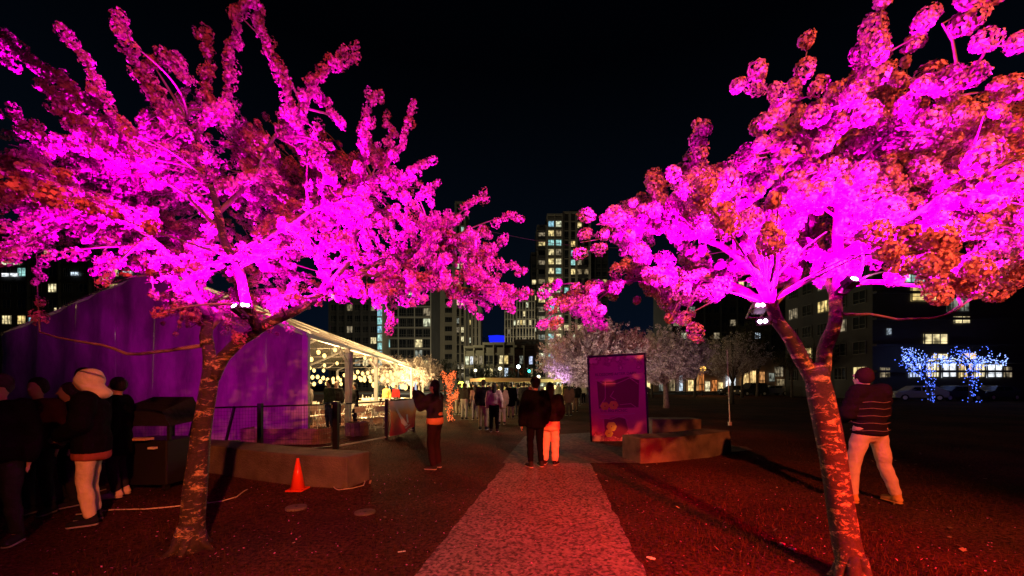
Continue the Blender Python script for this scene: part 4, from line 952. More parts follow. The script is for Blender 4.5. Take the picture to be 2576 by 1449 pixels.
def table(loc, rz, label, w=1.5):
    t = thing('folding_table', loc, label, 'table', 'white folding tables in the marquee', rz=rz)
    MB().box(-w/2, w/2, -.37, .37, .71, .75).build('tabletop', M['white_plastic'], t, world=False, bevel=.01)
    for s in (-1, 1):
        for q in (-1, 1): MB().bar((s*(w/2-.2), q*.3, 0), (s*(w/2-.12), q*.28, .71), .03).build('leg', M['frame'], t, world=False)
    return t
for tx, ty, rz, lb, itm in [(812,1062,5,'white folding table with bottles and cups near the end wall',6), (935,1030,0,'white folding table with cups behind the row of chairs',5), (1000,1030,10,'white folding table in front of the person in red',4)]:
    g = G(tx, ty); table(g, R(rz), lb)
    for i in range(itm):
        x = g.x-.6+.22*i; c_ = thing('cup', (x, g.y+.1*math.sin(i*2), .75), ('pale cup' if i % 3 else 'slim pale bottle')+', '+('first','second','third','fourth','fifth','last')[i]+' from the left on the '+'folding table '+('near the end wall' if tx == 812 else 'behind the chairs' if tx == 935 else 'by the person in red'), 'cup', 'cups and bottles on the marquee tables')
        hgt = .12+.12*(i % 3 == 0); MB().tube([(0,0,.002),(0,0,hgt*.6),(0,0,hgt)], [.035,.04,.02 if hgt > .2 else .042], 8).build('cup_body', M['white_plastic'], c_, world=False)
# stave planter
g = G(898, 1095); t = thing('planter', g, 'eight-sided wooden stave planter at the foot of the striped post', 'planter')
me = MB().box(-.062, .062, -.02, .02, .0, .42).mesh('stave', M['wood'])
for i in range(16):
    a = 6.283*i/16; o = bpy.data.objects.new('stave', me); C.objects.link(o); o.parent = t; o.location = (math.cos(a)*.34, math.sin(a)*.34, .01*(i % 2)); o.rotation_euler = (0, 0, a+math.pi/2)
MB().tube([(0,0,.02),(0,0,.36)], .31, 16).build('soil', M['dark_bark'], t, world=False)
# plank planter behind the fence
g = Vector((-6.2, 11.0, 0)); t = thing('planter', g, 'long plank-sided wooden planter box behind the mesh fence, by the end wall', 'planter')
for j in range(3):
    for a, b_ in (((-1.1,-.3),(1.0,-.3)), ((1.0,-.3),(1.25,.25)), ((-1.1,-.3),(-1.1,.25))):
        MB().bar((a[0], a[1], .08+.145*j), (b_[0], b_[1], .08+.145*j), .03, .135).build('plank', M['wood'], t, world=False)
MB().box(-1.05, .98, -.25, .22, .02, .36).build('soil', M['dark_bark'], t, world=False)
# ---------------------------------------------------------------- mesh fence with banner
M['mesh_wire'] = mat('fence_wire', (.05,.05,.05), .6)
fence = thing('mesh_fence', (-4.43, 10, 0), 'black mesh fence of several panels between the left seat wall and the marquee', 'fence')
fp = [(-9.4,7.6),(-6.95,8.1),(-5.7,9.0),(-4.43,10.0),(-3.72,11.8),(-3.42,13.8)]
for i, (x, y) in enumerate(fp):
    w = .045 if i != 3 else .06
    MB().box(x-w, x+w, y-w, y+w, 0, 1.2).build('post', M['black'], fence)
for i in range(len(fp)-1):
    a, b_ = fp[i], fp[i+1]
    MB().bar((*a, 1.13), (*b_, 1.13), .035).build('top_rail', M['black'], fence)
    MB().bar((*a, .07), (*b_, .07), .035).build('bottom_rail', M['black'] if i < 3 else M['frame_pale'], fence)
    mb = MB(); L = math.dist(a, b_); k = int(L/.055)
    for q in range(1, k):
        t_ = q/k; x = a[0]+(b_[0]-a[0])*t_; y = a[1]+(b_[1]-a[1])*t_
        mb.add([(x-.0022, y, .08), (x+.0022, y, .08), (x+.0022, y, 1.12), (x-.0022, y, 1.12)], [(0,1,2,3)])
    for q in range(1, 13):
        z = .08+.08*q; mb.add([(*a, z-.002), (*b_, z-.002), (*b_, z+.002), (*a, z+.002)], [(0,1,2,3)])
    mb.build('wire_mesh', M['mesh_wire'], fence, kind='stuff')
for tx, w in ((592,.03),(497,.02)):
    p = P(tx, 968, 9.3); MB().bar((p.x-.28, p.y, .05), (p.x+.05, p.y-.1, 1.12), w*1.5).build('prop', M['black'], fence)
# banner
def banner_mat():
    m = bpy.data.materials.new('banner_print'); m.use_nodes = True; nt = m.node_tree; b = nt.nodes['Principled BSDF']; b.inputs['Roughness'].default_value = .7
    t = nt.nodes.new('ShaderNodeTexCoord'); s_ = nt.nodes.new('ShaderNodeSeparateXYZ'); nt.links.new(t.outputs['Object'], s_.inputs[0])
    n = nt.nodes.new('ShaderNodeTexNoise'); n.inputs['Scale'].default_value = 2.3; n.inputs['Detail'].default_value = 3; nt.links.new(t.outputs['Object'], n.inputs['Vector'])
    ma = nt.nodes.new('ShaderNodeMath'); ma.operation = 'MULTIPLY_ADD'; ma.inputs[1].default_value = .5; nt.links.new(n.outputs[0], ma.inputs[0]); nt.links.new(s_.outputs['Z'], ma.inputs[2])
    r = nt.nodes.new('ShaderNodeValToRGB'); mm = nt.nodes.new('ShaderNodeMath'); mm.operation = 'MULTIPLY'; mm.inputs[1].default_value = .72; nt.links.new(ma.outputs[0], mm.inputs[0]); nt.links.new(mm.outputs[0], r.inputs[0]); e = r.color_ramp.elements
    e[0].position = .30; e[0].color = (.55,.03,.04,1); e[1].position = 1.0; e[1].color = (.72,.66,.6,1)
    for p_, c_ in ((.55,(.62,.12,.05)),(.72,(.75,.36,.08)),(.88,(.72,.55,.4))): q = e.new(p_); q.color = (*c_, 1)
    nt.links.new(r.outputs[0], b.inputs['Base Color']); return m
t = thing('banner', (-3.72, 11.75, 0), 'sagging white, orange and red banner with a pale bird-like figure, tied to the mesh fence', 'banner')
mb = MB(); a = Vector((-3.70, 11.72, 0)); b_ = Vector((-3.36, 13.7, 0)); nx = 14; nz = 12
def bp_(u_, v_, o_=0):
    p = a.lerp(b_, u_*.95); z = 1.14-(1.02+.06*math.sin(u_*5))*v_-.02*math.sin(u_*3.1)*(1-v_); p.x += .06*math.sin(v_*3)+.05*math.sin(u_*9+v_*3)*v_+o_+.05; p.z = z; return p
for i in range(nx+1):
    for j in range(nz+1): mb.v.append(tuple(bp_(i/nx, j/nz)))
for i in range(nx):
    for j in range(nz): k = i*(nz+1)+j; mb.f.append((k, k+1, k+nz+2, k+nz+1)); mb.m.append(0)
mb.build('cloth', banner_mat(), t, smooth=True)
mb = MB()
for shp in ([(.34,.42),(.42,.47),(.60,.78),(.50,.80),(.40,.66)], [(.18,.25),(.24,.22),(.44,.52),(.38,.56)], [(.55,.45),(.60,.44),(.62,.72),(.56,.7)], [(.50,.84),(.7,.80),(.72,.83),(.52,.88)]):
    vs = [bp_(u_, v_, .015) for u_, v_ in shp]; mb.add(vs, [tuple(range(len(vs)))])
mb.build('printed_figure', mat('pale_print', (.75,.62,.48), .7), t)

# ---------------------------------------------------------------- seat walls
def seat_wall(name, pts, h, dep, label):
    "pts front edge bottom left->right; dep pushed backwards"
    t = thing('seat_wall', (pts[0][0], pts[0][1], 0), label, 'seat wall')
    n = len(pts); fr = []; bk = []
    for i in range(n):
        d = Vector(pts[min(i+1, n-1)])-Vector(pts[max(i-1, 0)]); d = d.normalized(); nv = Vector((-d.y, d.x))
        fr.append(Vector(pts[i])); bk.append(Vector(pts[i])+nv*dep)
    vs = []; 
    for f_, k_ in zip(fr, bk): vs += [(*f_, -.05), (*k_, -.05), (*k_, h), (*f_, h)]
    fs = []
    for i in range(n-1):
        a_ = 4*i; b2 = a_+4; fs += [(a_, b2, b2+3, a_+3), (a_+3, b2+3, b2+2, a_+2), (a_+2, b2+2, b2+1, a_+1)]
    fs += [(0,3,2,1), (4*n-4, 4*n-3, 4*n-2, 4*n-1)]
    MB().add(vs, fs).build('concrete_block', M['concrete'], t, bevel=.025)
    return t
seat_wall('seat_wall', [(-6.6,7.75),(-5.4,7.3),(-4.4,6.8),(-3.4,6.4),(-2.58,6.2)], .49, .62, 'long concrete seat wall behind the orange cone')
seat_wall('seat_wall', [(2.65,8.2),(3.5,8.45),(4.4,8.95),(5.3,9.6)], .51, .7, 'curved concrete seat wall beneath the map board, marked by branch shadows')
seat_wall('seat_wall', [(4.55,12.9),(6.2,13.0)], .5, .8, 'short concrete block behind the curved seat wall')
# ---------------------------------------------------------------- cone, cable, lids
g = G(749, 1233); t = thing('traffic_cone', g, 'bright orange traffic cone in front of the concrete seat wall', 'traffic cone')
M['cone'] = mat('cone_plastic', (.95, .06, .015), .22, spec=.8)
MB().tube([(0,0,.03),(0,0,.47)], [.105, .022], 24).build('cone_body', M['cone'], t, world=False, smooth=True)
MB().box(-.13, .13, -.13, .13, 0, .029).build('base', M['cone'], t, world=False, bevel=.012)
MB().tube([(0,0,.455),(0,0,.49)], [.026,.02], 16).build('tip', M['cone'], t, world=False)
def cable(pts, label, r=.008):
    ps = [G(a_, b2)+Vector((0,0,.012)) for a_, b2 in pts]; fp_ = []
    for i in range(len(ps)-1):
        for q in range(6):
            v = ps[i].lerp(ps[i+1], q/6); v += Vector((noise.noise(v*4), noise.noise(v*4+Vector((5,0,0))), 0))*.03; fp_.append(v)
    fp_.append(ps[-1]); t = thing('cable', ps[0], label, 'cable'); MB().tube(fp_, r, 6).build('cable_run', M['cable'], t, smooth=True)
cable([(190,1297),(290,1284),(360,1283),(430,1277),(500,1270),(560,1262),(596,1252),(603,1243),(623,1233)], 'pale cable lying on the grass behind the left tree trunk')
cable([(770,1222),(800,1216),(830,1222),(850,1234),(890,1229),(916,1223),(918,1214),(910,1207)], 'pale cable trailing on the ground right of the orange cone', .006)
for tx, ty, lb in ((745,1277,'round pale lid set in the grass below the orange cone'), (918,1290,'round pale lid set in the grass near the path, right of the other lid')):
    g = G(tx, ty); t = thing('ground_lid', g, lb, 'lid'); MB().tube([(0,0,-.02),(0,0,.015)], [.13,.128], 28).build('cover', M['concrete'], t, world=False)
    MB().tube([(0,0,.0155),(0,0,.02)], [.02,.02], 10).build('lift_hole', M['black'], t, world=False)
rd = random.Random(3)
for i, (tx, ty, lb) in enumerate([(1640,1408,'crumpled orange-pink paper scrap on the grass edge, right of the path'), (1010,1392,'thin pale straw on the dark grass left of the path'), (1990,1385,'crumpled pale wrapper near the right tree shadow'), (1965,1372,'small torn pale wrapper just left of the crumpled one')]):
    g = G(tx, ty); t = thing('litter', g+Vector((0,0,.005)), lb, 'litter'); mb = MB()
    if i == 1: mb.bar((-.035,0,.008), (.035,.012,.012), .008)
    else:
        for q in range(5): mb.ball((rd.uniform(-.03,.03), rd.uniform(-.02,.02), .012), .014, (1.5,1,.6), 6, 4)
    mb.build('paper', M['white_paint'], t, world=False)

# ---------------------------------------------------------------- map board
def board_mat():
    m = bpy.data.materials.new('map_print'); m.use_nodes = True; nt = m.node_tree; b = nt.nodes['Principled BSDF']; b.inputs['Roughness'].default_value = .4
    t = nt.nodes.new('ShaderNodeTexCoord'); s_ = nt.nodes.new('ShaderNodeSeparateXYZ'); nt.links.new(t.outputs['Object'], s_.inputs[0])
    n = nt.nodes.new('ShaderNodeTexNoise'); n.inputs['Scale'].default_value = 4.2; n.inputs['Detail'].default_value = 4; nt.links.new(t.outputs['Object'], n.inputs['Vector'])
    # blossom art gathers along top and bottom
    ab = nt.nodes.new('ShaderNodeMath'); ab.operation = 'SUBTRACT'; ab.inputs[1].default_value = 1.25; nt.links.new(s_.outputs['Z'], ab.inputs[0])
    a2 = nt.nodes.new('ShaderNodeMath'); a2.operation = 'ABSOLUTE'; nt.links.new(ab.outputs[0], a2.inputs[0])
    a3 = nt.nodes.new('ShaderNodeMapRange'); a3.inputs[1].default_value = .62; a3.inputs[2].default_value = 1.15; a3.inputs[3].default_value = -.25; a3.inputs[4].default_value = .12; nt.links.new(a2.outputs[0], a3.inputs[0])
    a4 = nt.nodes.new('ShaderNodeMath'); nt.links.new(a3.outputs[0], a4.inputs[0]); nt.links.new(n.outputs[0], a4.inputs[1])
    r = nt.nodes.new('ShaderNodeValToRGB'); nt.links.new(a4.outputs[0], r.inputs[0]); e = r.color_ramp.elements
    e[0].position = .5; e[0].color = (.62,.09,.17,1); e[1].position = .66; e[1].color = (.95,.45,.35,1)
    q = e.new(.57); q.color = (.36,.015,.05,1)
    nt.links.new(r.outputs[0], b.inputs['Base Color']); return m
BY = 11.2; bw, bh = 1.50, 2.42
t = thing('map_board', (3.03, BY, 0), 'tall framed event map board printed magenta with yellow blossoms, standing by the right seat wall', 'sign'); t.rotation_euler = (0, R(-2.4), R(-12))
MB().box(-bw/2, bw/2, -.03, .03, .04, bh).build('panel', board_mat(), t, world=False)
for xa, xb, za, zb in ((-bw/2-.05, -bw/2-.001, .0, bh+.06), (bw/2+.001, bw/2+.05, .0, bh+.06), (-bw/2, bw/2, bh+.001, bh+.06), (-bw/2, bw/2, -.02, .039)):
    MB().box(xa, xb, -.05, .05, za, zb).build('frame', M['black'], t, world=False)
M['print_dark'] = mat('print_dark', (.22,.012,.045), .5); M['print_line'] = mat('print_line', (.62,.2,.26), .5); M['print_gold'] = mat('print_gold', (.9,.95,.05), .5)
def ppoly(name, polys, m, y):
    mb = MB()
    for p in polys: mb.add([(x, y, z) for x, z in p], [tuple(range(len(p)))])
    mb.build(name, m, t, world=False)
ppoly('map_field', [[(-.53,.97),(.55,.97),(.60,1.72),(.28,1.84),(-.15,1.72),(-.55,1.74)]], M['print_dark'], -.0315)
ppoly('map_field', [[(-.38,.30),(.02,.10),(.25,.35),(.18,.66),(-.05,.72),(-.40,.66)]], M['print_dark'], -.0315)
def stroke(pts, w=.012):
    out = []
    for (x0, z0), (x1, z1) in zip(pts, pts[1:]):
        d = math.hypot(x1-x0, z1-z0); nx_, nz_ = -(z1-z0)/d*w, (x1-x0)/d*w
        out.append([(x0-nx_, z0-nz_), (x1-nx_, z1-nz_), (x1+nx_, z1+nz_), (x0+nx_, z0+nz_)])
    return out
lines = stroke([(-.60,1.86),(-.1,1.87),(.3,1.86),(.62,1.88)])+stroke([(-.6,1.78),(-.35,1.66),(.0,1.66),(.35,1.80),(.58,1.84)])+stroke([(-.32,1.86),(-.33,1.5),(-.34,1.25),(-.5,1.03)])+stroke([(.35,1.80),(.5,1.68),(.57,1.62)])+stroke([(-.1,1.45),(-.2,1.3),(-.05,1.2)])+stroke([(.05,1.06),(.35,1.08),(.48,.98)])+stroke([(-.5,.80),(.1,.78),(.45,.80)])+stroke([(-.5,.7),(-.2,.66),(.1,.75),(.25,.6)])+stroke([(-.42,.62),(-.45,.2)])
ppoly('map_lines', lines, M['print_line'], -.033)
def blossom(cx, cz, r):
    out = []
    for i in range(6):
        a = 1.047*i; px, pz = cx+math.cos(a)*r*.55, cz+math.sin(a)*r*.55
        out.append([(px+math.cos(q*1.047)*r*.42*(1+.15*((q+i) % 2)), pz+math.sin(q*1.047)*r*.42) for q in range(6)])
    return out
ppoly('printed_blossom', blossom(-.36,1.03,.13), M['print_gold'], -.034); ppoly('printed_blossom', blossom(-.12,1.05,.14), M['print_gold'], -.035); ppoly('printed_blossom', blossom(-.20,.45,.15), M['print_gold'], -.034); ppoly('printed_blossom', blossom(-.28,.26,.12), M['print_gold'], -.035)
def text(body, x, z, size, m, parent, y):
    cu = bpy.data.curves.new('text', 'FONT'); cu.body = body; cu.size = size; cu.extrude = .001
    o_ = bpy.data.objects.new('lettering', cu); C.objects.link(o_); dg = bpy.context.evaluated_depsgraph_get()
    me = bpy.data.meshes.new_from_object(o_.evaluated_get(dg)); bpy.data.objects.remove(o_); me.materials.clear(); me.materials.append(m)
    o = bpy.data.objects.new('lettering', me); C.objects.link(o); o.parent = parent; o.location = (x, y, z); o.rotation_euler = (R(90), 0, 0); return o
M['print_ink'] = mat('print_ink', (.05,.0,.03), .5)
text('BLOSSOMS AFTER DARK', -.60, 1.895, .105, M['print_ink'], t, -.036)
text('THE BIG PICNIC', -.50, .86, .105, M['print_ink'], t, -.036)
# thin pole
p = G(1836, 1070); t = thing('marker_pole', p, 'thin white upright pole with a pink foot on the lawn', 'pole')
MB().tube([(0,0,.1),(-.05,0,1.5),(-.11,0,3.0)], [.022,.018,.012], 8).build('shaft', M['white_paint'], t, world=False)
MB().box(-.05,.05,-.05,.05,0,.14).build('foot', M['cable'], t, world=False)
# overhead wire
t = thing('overhead_wire', P(1240,570,12), 'thin overhead wire sagging between the two cherry trees', 'wire')
MB().tube([P(1200+i*28, 575+22*math.sin(i/14*2.4)+i*2.4, 12) for i in range(15)], .008, 4).build('wire_run', M['frame'], t)
# canopy tents in the distance
def canopy(tx, ty, Yd, w, m, label, rz=0):
    c_ = P(tx, ty, Yd); t = thing('canopy_tent', (c_.x, c_.y, 0), label, 'canopy', 'canopy tents beyond the crowd', rz=R(rz)); h_ = c_.z; e_ = 2.1
    vs = [(-w/2,-w/2,e_),(w/2,-w/2,e_),(w/2,w/2,e_),(-w/2,w/2,e_),(0,0,h_)]
    MB().add(vs, [(0,1,4),(1,2,4),(2,3,4),(3,0,4)]).build('canopy_top', m, t, world=False)
    for x, y in ((-1,-1),(1,-1),(1,1),(-1,1)): MB().bar((x*w/2*.97, y*w/2*.97, 0), (x*w/2*.97, y*w/2*.97, e_), .05).build('leg', M['tent_post'], t, world=False)
    for i in range(4):
        a_, b2 = vs[i], vs[(i+1) % 4]; MB().add([a_, b2, (b2[0],b2[1],e_-.25), (a_[0],a_[1],e_-.25)], [(0,1,2,3)]).build('valance', m, t, world=False)
M['tan'] = mat('tan_canopy', (.55,.38,.22), .8); M['canopy_lit'] = clear_mat('white_canopy', (.85,.8,.6), .95)
canopy(1268, 950, 30, 4.2, M['tan'], 'tan pitched canopy behind the crowd', 20)
canopy(1385, 962, 34, 3, M['canopy_lit'], 'small pale canopy glowing yellow from its own bulbs, right of the couple', 10)
canopy(1345, 968, 40, 3, M['canopy_lit'], 'pale canopy tip just left of the glowing yellow one', 30)
lamp('canopy_light', 'POINT', (P(1385,975,34)).to_tuple(), 160, (1,.8,.3), size=.2)
lamp('canopy_light', 'POINT', (P(1262,980,30)).to_tuple(), 110, (1,.75,.3), size=.2)
strand([(1372,978),(1380,975),(1388,978),(1396,974),(1402,978)], 33, 33, 'short row of yellow bulbs hanging under the glowing canopy', .12)
strand([(1245,985),(1255,983),(1268,984),(1280,986)], 29, 29, 'short row of yellow bulbs under the tan canopy', .09)
# ---------------------------------------------------------------- people
M['skin'] = mat('skin', (.55, .34, .25), .6); M['hair'] = mat('dark_hair', (.018, .013, .012), .6, bump=.5, bscale=60)
cmats = {}
def cm(c, r=.85):
    k = tuple(c)
    if k not in cmats: cmats[k] = mat('cloth_fabric', k, .95, bump=.35, bscale=18, var=.12, vscale=9, spec=.04)
    return cmats[k]
def remesh(mb, vox, name, m, parent, crease=0, puff=0, seed=0):
    me = mb.mesh('tmp', m); o = bpy.data.objects.new('tmp', me); C.objects.link(o)
    r_ = o.modifiers.new('r', 'REMESH'); r_.mode = 'VOXEL'; r_.voxel_size = vox
    s_ = o.modifiers.new('s', 'SMOOTH'); s_.factor = .6; s_.iterations = 4
    dg = bpy.context.evaluated_depsgraph_get(); me2 = bpy.data.meshes.new_from_object(o.evaluated_get(dg)); bpy.data.objects.remove(o)
    me2.materials.clear(); me2.materials.append(m); nv = len(me2.vertices)
    if nv and (crease or puff):
        co = np.empty(nv*3, np.float32); me2.vertices.foreach_get('co', co); co = co.reshape(-1, 3)
        nn = np.empty(nv*3, np.float32); me2.vertices.foreach_get('normal', nn); nn = nn.reshape(-1, 3)
        d = np.zeros(nv)
        if crease: d += np.array([noise.noise(Vector((x*5+seed, y*5, z*13))) for x, y, z in co])*crease
        if puff: d += (np.abs(np.sin(co[:, 2]*math.pi/.095))**.5-.5)*puff
        co = co+nn*d[:, None]; me2.vertices.foreach_set('co', co.reshape(-1).astype(np.float32))
    me2.polygons.foreach_set('use_smooth', [True]*len(me2.polygons)); me2.update(); me2.name = name
    o = bpy.data.objects.new(name, me2); C.objects.link(o); o.parent = parent; return o
BASE = dict(pel=(0,0,.93), wai=(0,0,1.08), che=(0,0,1.28), nek=(0,-.01,1.46), hed=(0,.015,1.63),
  shL=(-.17,0,1.41), shR=(.17,0,1.41), elL=(-.23,-.03,1.14), elR=(.23,-.03,1.14), wrL=(-.24,.03,.90), wrR=(.24,.03,.90),
  hiL=(-.09,0,.9), hiR=(.09,0,.9), knL=(-.10,.03,.50), knR=(.10,.03,.50), anL=(-.11,-.02,.09), anR=(.11,-.02,.09))
def person(label, loc, h=1.72, rz=0, pose={}, top=(.02,.02,.022), pants=(.03,.03,.035), shoes=(.03,.03,.03), hair='short', hem=.86, toprad=0, vox=.03,
           hood=None, under=None, puff=0, wide=0, cap=None, haircol=None, phone=False, group=None, seated=False):
    J = {k: Vector(v) for k, v in BASE.items()}; J.update({k: Vector(v) for k, v in pose.items()}); s = h/1.75
    t = thing('person', loc, label, 'person', group, rz=R(rz)); t.scale = (s, s, s)
    sd = hash(label) % 97
    fwd = Vector((0,1,0))
    # body
    b = MB()
    b.capsule(J['pel'], J['wai'], .135, .125, 1.1, .78); b.capsule(J['wai'], J['che'], .125, .14, 1.15, .75); b.capsule(J['shL'], J['shR'], .06, .06)
    b.capsule(J['che'], J['nek'], .12, .055, 1, .7); b.capsule(J['nek']-Vector((0,0,.04)), J['hed']-Vector((0,0,.06)), .052, .05)
    hd = J['hed']; b.ball(hd, .1, (.80,.98,1.18), 14, 10); b.ball(hd+Vector((0,.03,-.07)), .065, (.9,1,.8), 10, 6)
    b.capsule(hd+Vector((0,.085,.01)), hd+Vector((0,.115,-.025)), .012, .018, n=6)
    if vox < .02:
        for q in (-1, 1): b.ball(hd+Vector((q*.083,-.005,-.01)), .026, (.5,.9,1.3), 8, 6)
        b.capsule(hd+Vector((-.022,.098,-.06)), hd+Vector((.022,.098,-.06)), .010, .010, n=6)
        b.capsule(hd+Vector((-.05,.088,.035)), hd+Vector((.05,.088,.035)), .011, .011, n=6)
    for q in 'LR':
        b.capsule(J['sh'+q], J['el'+q], .052, .040); b.capsule(J['el'+q], J['wr'+q], .040, .028)
        d = (J['wr'+q]-J['el'+q]).normalized(); w_ = J['wr'+q]
        sx = -1 if q == 'L' else 1
        if vox < .02:
            pc = w_+d*.05; b.capsule(w_+d*.01, w_+d*.075, .03, .034, .45, 1.15)
            side = d.cross(Vector((1,0,0))); side = side.normalized() if side.length > .2 else Vector((0,1,0)); inn = Vector((-sx,0,0))
            for i in range(4):
                k = (i-1.5)*.021; l_ = (.062,.075,.070,.055)[i]; r0 = w_+d*.095+side*k; r1 = r0+d*l_*.5+inn*.006; r2 = r1+d*l_*.4+inn*.022
                b.capsule(r0, r1, .0105, .010, n=6); b.capsule(r1, r2, .010, .0085, n=6)
            b.capsule(w_+d*.035+side*.032, w_+d*.08+side*.06+inn*.012, .013, .010, n=6)
        else: b.capsule(w_+d*.02, w_+d*.15, .036, .024, .6, 1)
        b.capsule(J['hi'+q], J['kn'+q], .082, .056); b.capsule(J['kn'+q], J['an'+q], .054, .036)
    remesh(b, vox, 'body', M['skin'], t)
    # top
    g = MB(); e = toprad+.022
    hz = hem; bot = Vector((J['pel'].x, J['pel'].y, hz+.03)); 
    g.capsule(bot, J['wai'], .152+e, .135+e, 1.06, .80, ce=.3); g.capsule(J['wai'], J['che'], .135+e, .145+e, 1.15, .78); g.capsule(J['shL'], J['shR'], .064+e*.6, .064+e*.6); g.capsule(J['che'], J['nek']-Vector((0,0,.02)), .13+e*.6, .06+e*.6, 1, .75)
    for q in 'LR': g.capsule(J['sh'+q], J['el'+q], .058+e, .048+e); g.capsule(J['el'+q], J['wr'+q], .048+e, .036+e*.7)
    remesh(g, max(vox, .016), 'jacket', cm(top), t, crease=.012, puff=puff, seed=sd)
    if under:
        u_ = MB(); q = Vector((J['pel'].x, J['pel'].y, hz+under[1]*.5)); u_.capsule(Vector((q.x,q.y,hz-under[1]+.02)), Vector((q.x,q.y,hz+.12)), .150+e, .135+e, 1.06, .80, ce=.3)
        remesh(u_, max(vox, .016), 'shirt_hem', cm(under[0]), t, crease=.012, seed=sd)
    # trousers
    l = MB()
    for q in 'LR':
        l.capsule(J['hi'+q]+Vector((0,0,.05)), J['kn'+q], .098+wide, .072+wide); l.capsule(J['kn'+q], J['an'+q]+Vector((0,0,.05)), .070+wide, .058+wide*.9)
    l.capsule(J['pel']-Vector((0,0,.03)), J['wai']-Vector((0,0,.05)), .148, .135, 1.1, .82)
    remesh(l, max(vox, .016), 'trousers', cm(pants), t, crease=.011, seed=sd+5)
    for q in 'LR':
        a_ = J['an'+q]; sx = -1 if q == 'L' else 1; f_ = MB(); z = a_.z-.045
        f_.capsule(a_+Vector((0,-.04,-.03)), a_+Vector((sx*.02,.15,-.045)), .045, .04, 1, .95, 10); f_.capsule(a_+Vector((0,-.02,.02)), a_+Vector((0,0,-.03)), .048, .045, n=10)
        sh = remesh(f_, max(vox*.6, .012), 'shoe', cm(shoes), t)
        so = MB(); so.capsule(a_+Vector((0,-.045,-.068)), a_+Vector((sx*.02,.155,-.068)), .044, .042, 1, .35, 10).build('sole', cm(shoes if sum(shoes) > .3 else (.45,.42,.4)), sh, world=False)
    hm = cm(haircol) if haircol else M['hair']
    k = MB(); k.ball(hd+Vector((0,-.02,.022)), .108, (.86,.98,1.12), 14, 9)
    if hair == 'long':
        k.capsule(hd+Vector((0,-.045,.02)), hd+Vector((0,-.085,-.30)), .10, .085, 1, .6); k.capsule(hd+Vector((0,-.09,-.28)), hd+Vector((0,-.11,-.42)), .09, .05, 1, .5)
    if hair == 'bun': k.ball(hd+Vector((0,-.1,.09)), .045)
    if hair and not hood: remesh(k, max(vox*.7, .014), 'hair', hm, t, crease=.008, seed=sd)
    if hood:
        k = MB(); k.ball(hd+Vector((0,-.018,.012)), .125, (.90,1.05,1.06), 16, 10); k.capsule(hd+Vector((0,-.04,-.08)), J['nek']+Vector((0,-.07,.03)), .11, .10, 1.1, .8)
        remesh(k, .016, 'hood', cm(hood), t, crease=.014, seed=sd)
        MB().capsule(J['nek']+Vector((-.08,.10,.02)), J['nek']+Vector((-.10,.15,-.16)), .007, .007, n=6).build('drawstring', cm(hood), t, world=False)
    if cap:
        k = MB(); k.ball(hd+Vector((0,-.005,.045)), .113, (.9,1.02,.85), 14, 8); k.capsule(hd+Vector((0,.07,.045)), hd+Vector((0,.16,.035)), .07, .055, 1, .16)
        remesh(k, .016, 'cap', cm(cap), t)
    if phone:
        p_ = thing('phone', (0,0,0), 'phone with a lit screen held up by the woman with raised arms', 'phone'); c_ = (J['wrL']+J['wrR'])/2+Vector((0,.03,.13))
        Mx = Matrix.Translation(Vector(loc)) @ Matrix.Rotation(R(rz), 4, 'Z') @ Matrix.Scale(s, 4)
        p_.location = Mx @ c_; p_.rotation_euler = (0,0,R(rz))
        MB().box(-.037,.037,-.004,.004,-.075,.075).build('phone_body', M['black'], p_, world=False, bevel=.006); MB().box(-.034,.034,-.0055,-.0045,-.07,.07).build('screen', glow('phone_screen', (.7,.75,1), .8), p_, world=False)
    return t
def gp(tx, ty): return G(tx, ty)
BLK = (.006,.0055,.007)
# near left
def stripes(t, zs, rx, ry):
    for z in zs:
        MB().tube([(rx*math.cos(a*.2618), ry*math.sin(a*.2618), z+.006*math.sin(a*1.3)) for a in range(25)], .004, 5, caps=False).build('jacket_stripe', cm((.22,.12,.15)), t, world=False)
person('person in a pale hood, black coat and cream trousers at the far left', gp(232,1318), 1.80, 116, dict(wrL=(-.12,.22,1.02), wrR=(.16,.20,1.0), elL=(-.24,.02,1.14), elR=(.24,.02,1.14), knR=(.12,.06,.5), anR=(.13,.03,.09), hed=(0,.04,1.62)),
  top=BLK, toprad=.03, hem=.80, pants=(.85,.72,.55), shoes=(.02,.02,.02), hood=(.95,.9,.8), under=((.35,.10,.07), .06), wide=.0, vox=.015, puff=.0)
person('dark-haired person in black seen in profile behind the pale-hooded one', gp(298,1250), 1.72, 112, top=BLK, toprad=.02, hem=.62, hair='short', shoes=(.75,.62,.55), vox=.02)
person('person in a black cap with a pale stripe at the left picture edge', Vector((-5.15,4.0,0)), 1.72, 200, top=BLK, toprad=.02, cap=(.05,.04,.04), vox=.02)
person('person in a dark red jacket among the shadowed group at the left', Vector((-5.9,4.95,0)), 1.70, 190, top=(.05,.012,.015), toprad=.02, hair='short', vox=.02)
person('tall dark silhouette behind the left shadowed group', Vector((-6.35,5.9,0)), 1.86, 10, top=BLK, toprad=.02, hair='short', vox=.02)
person('dark silhouette between the red jacket and the pale hood', Vector((-5.9,5.3,0)), 1.64, 150, top=BLK, toprad=.03, hair='long', vox=.02)
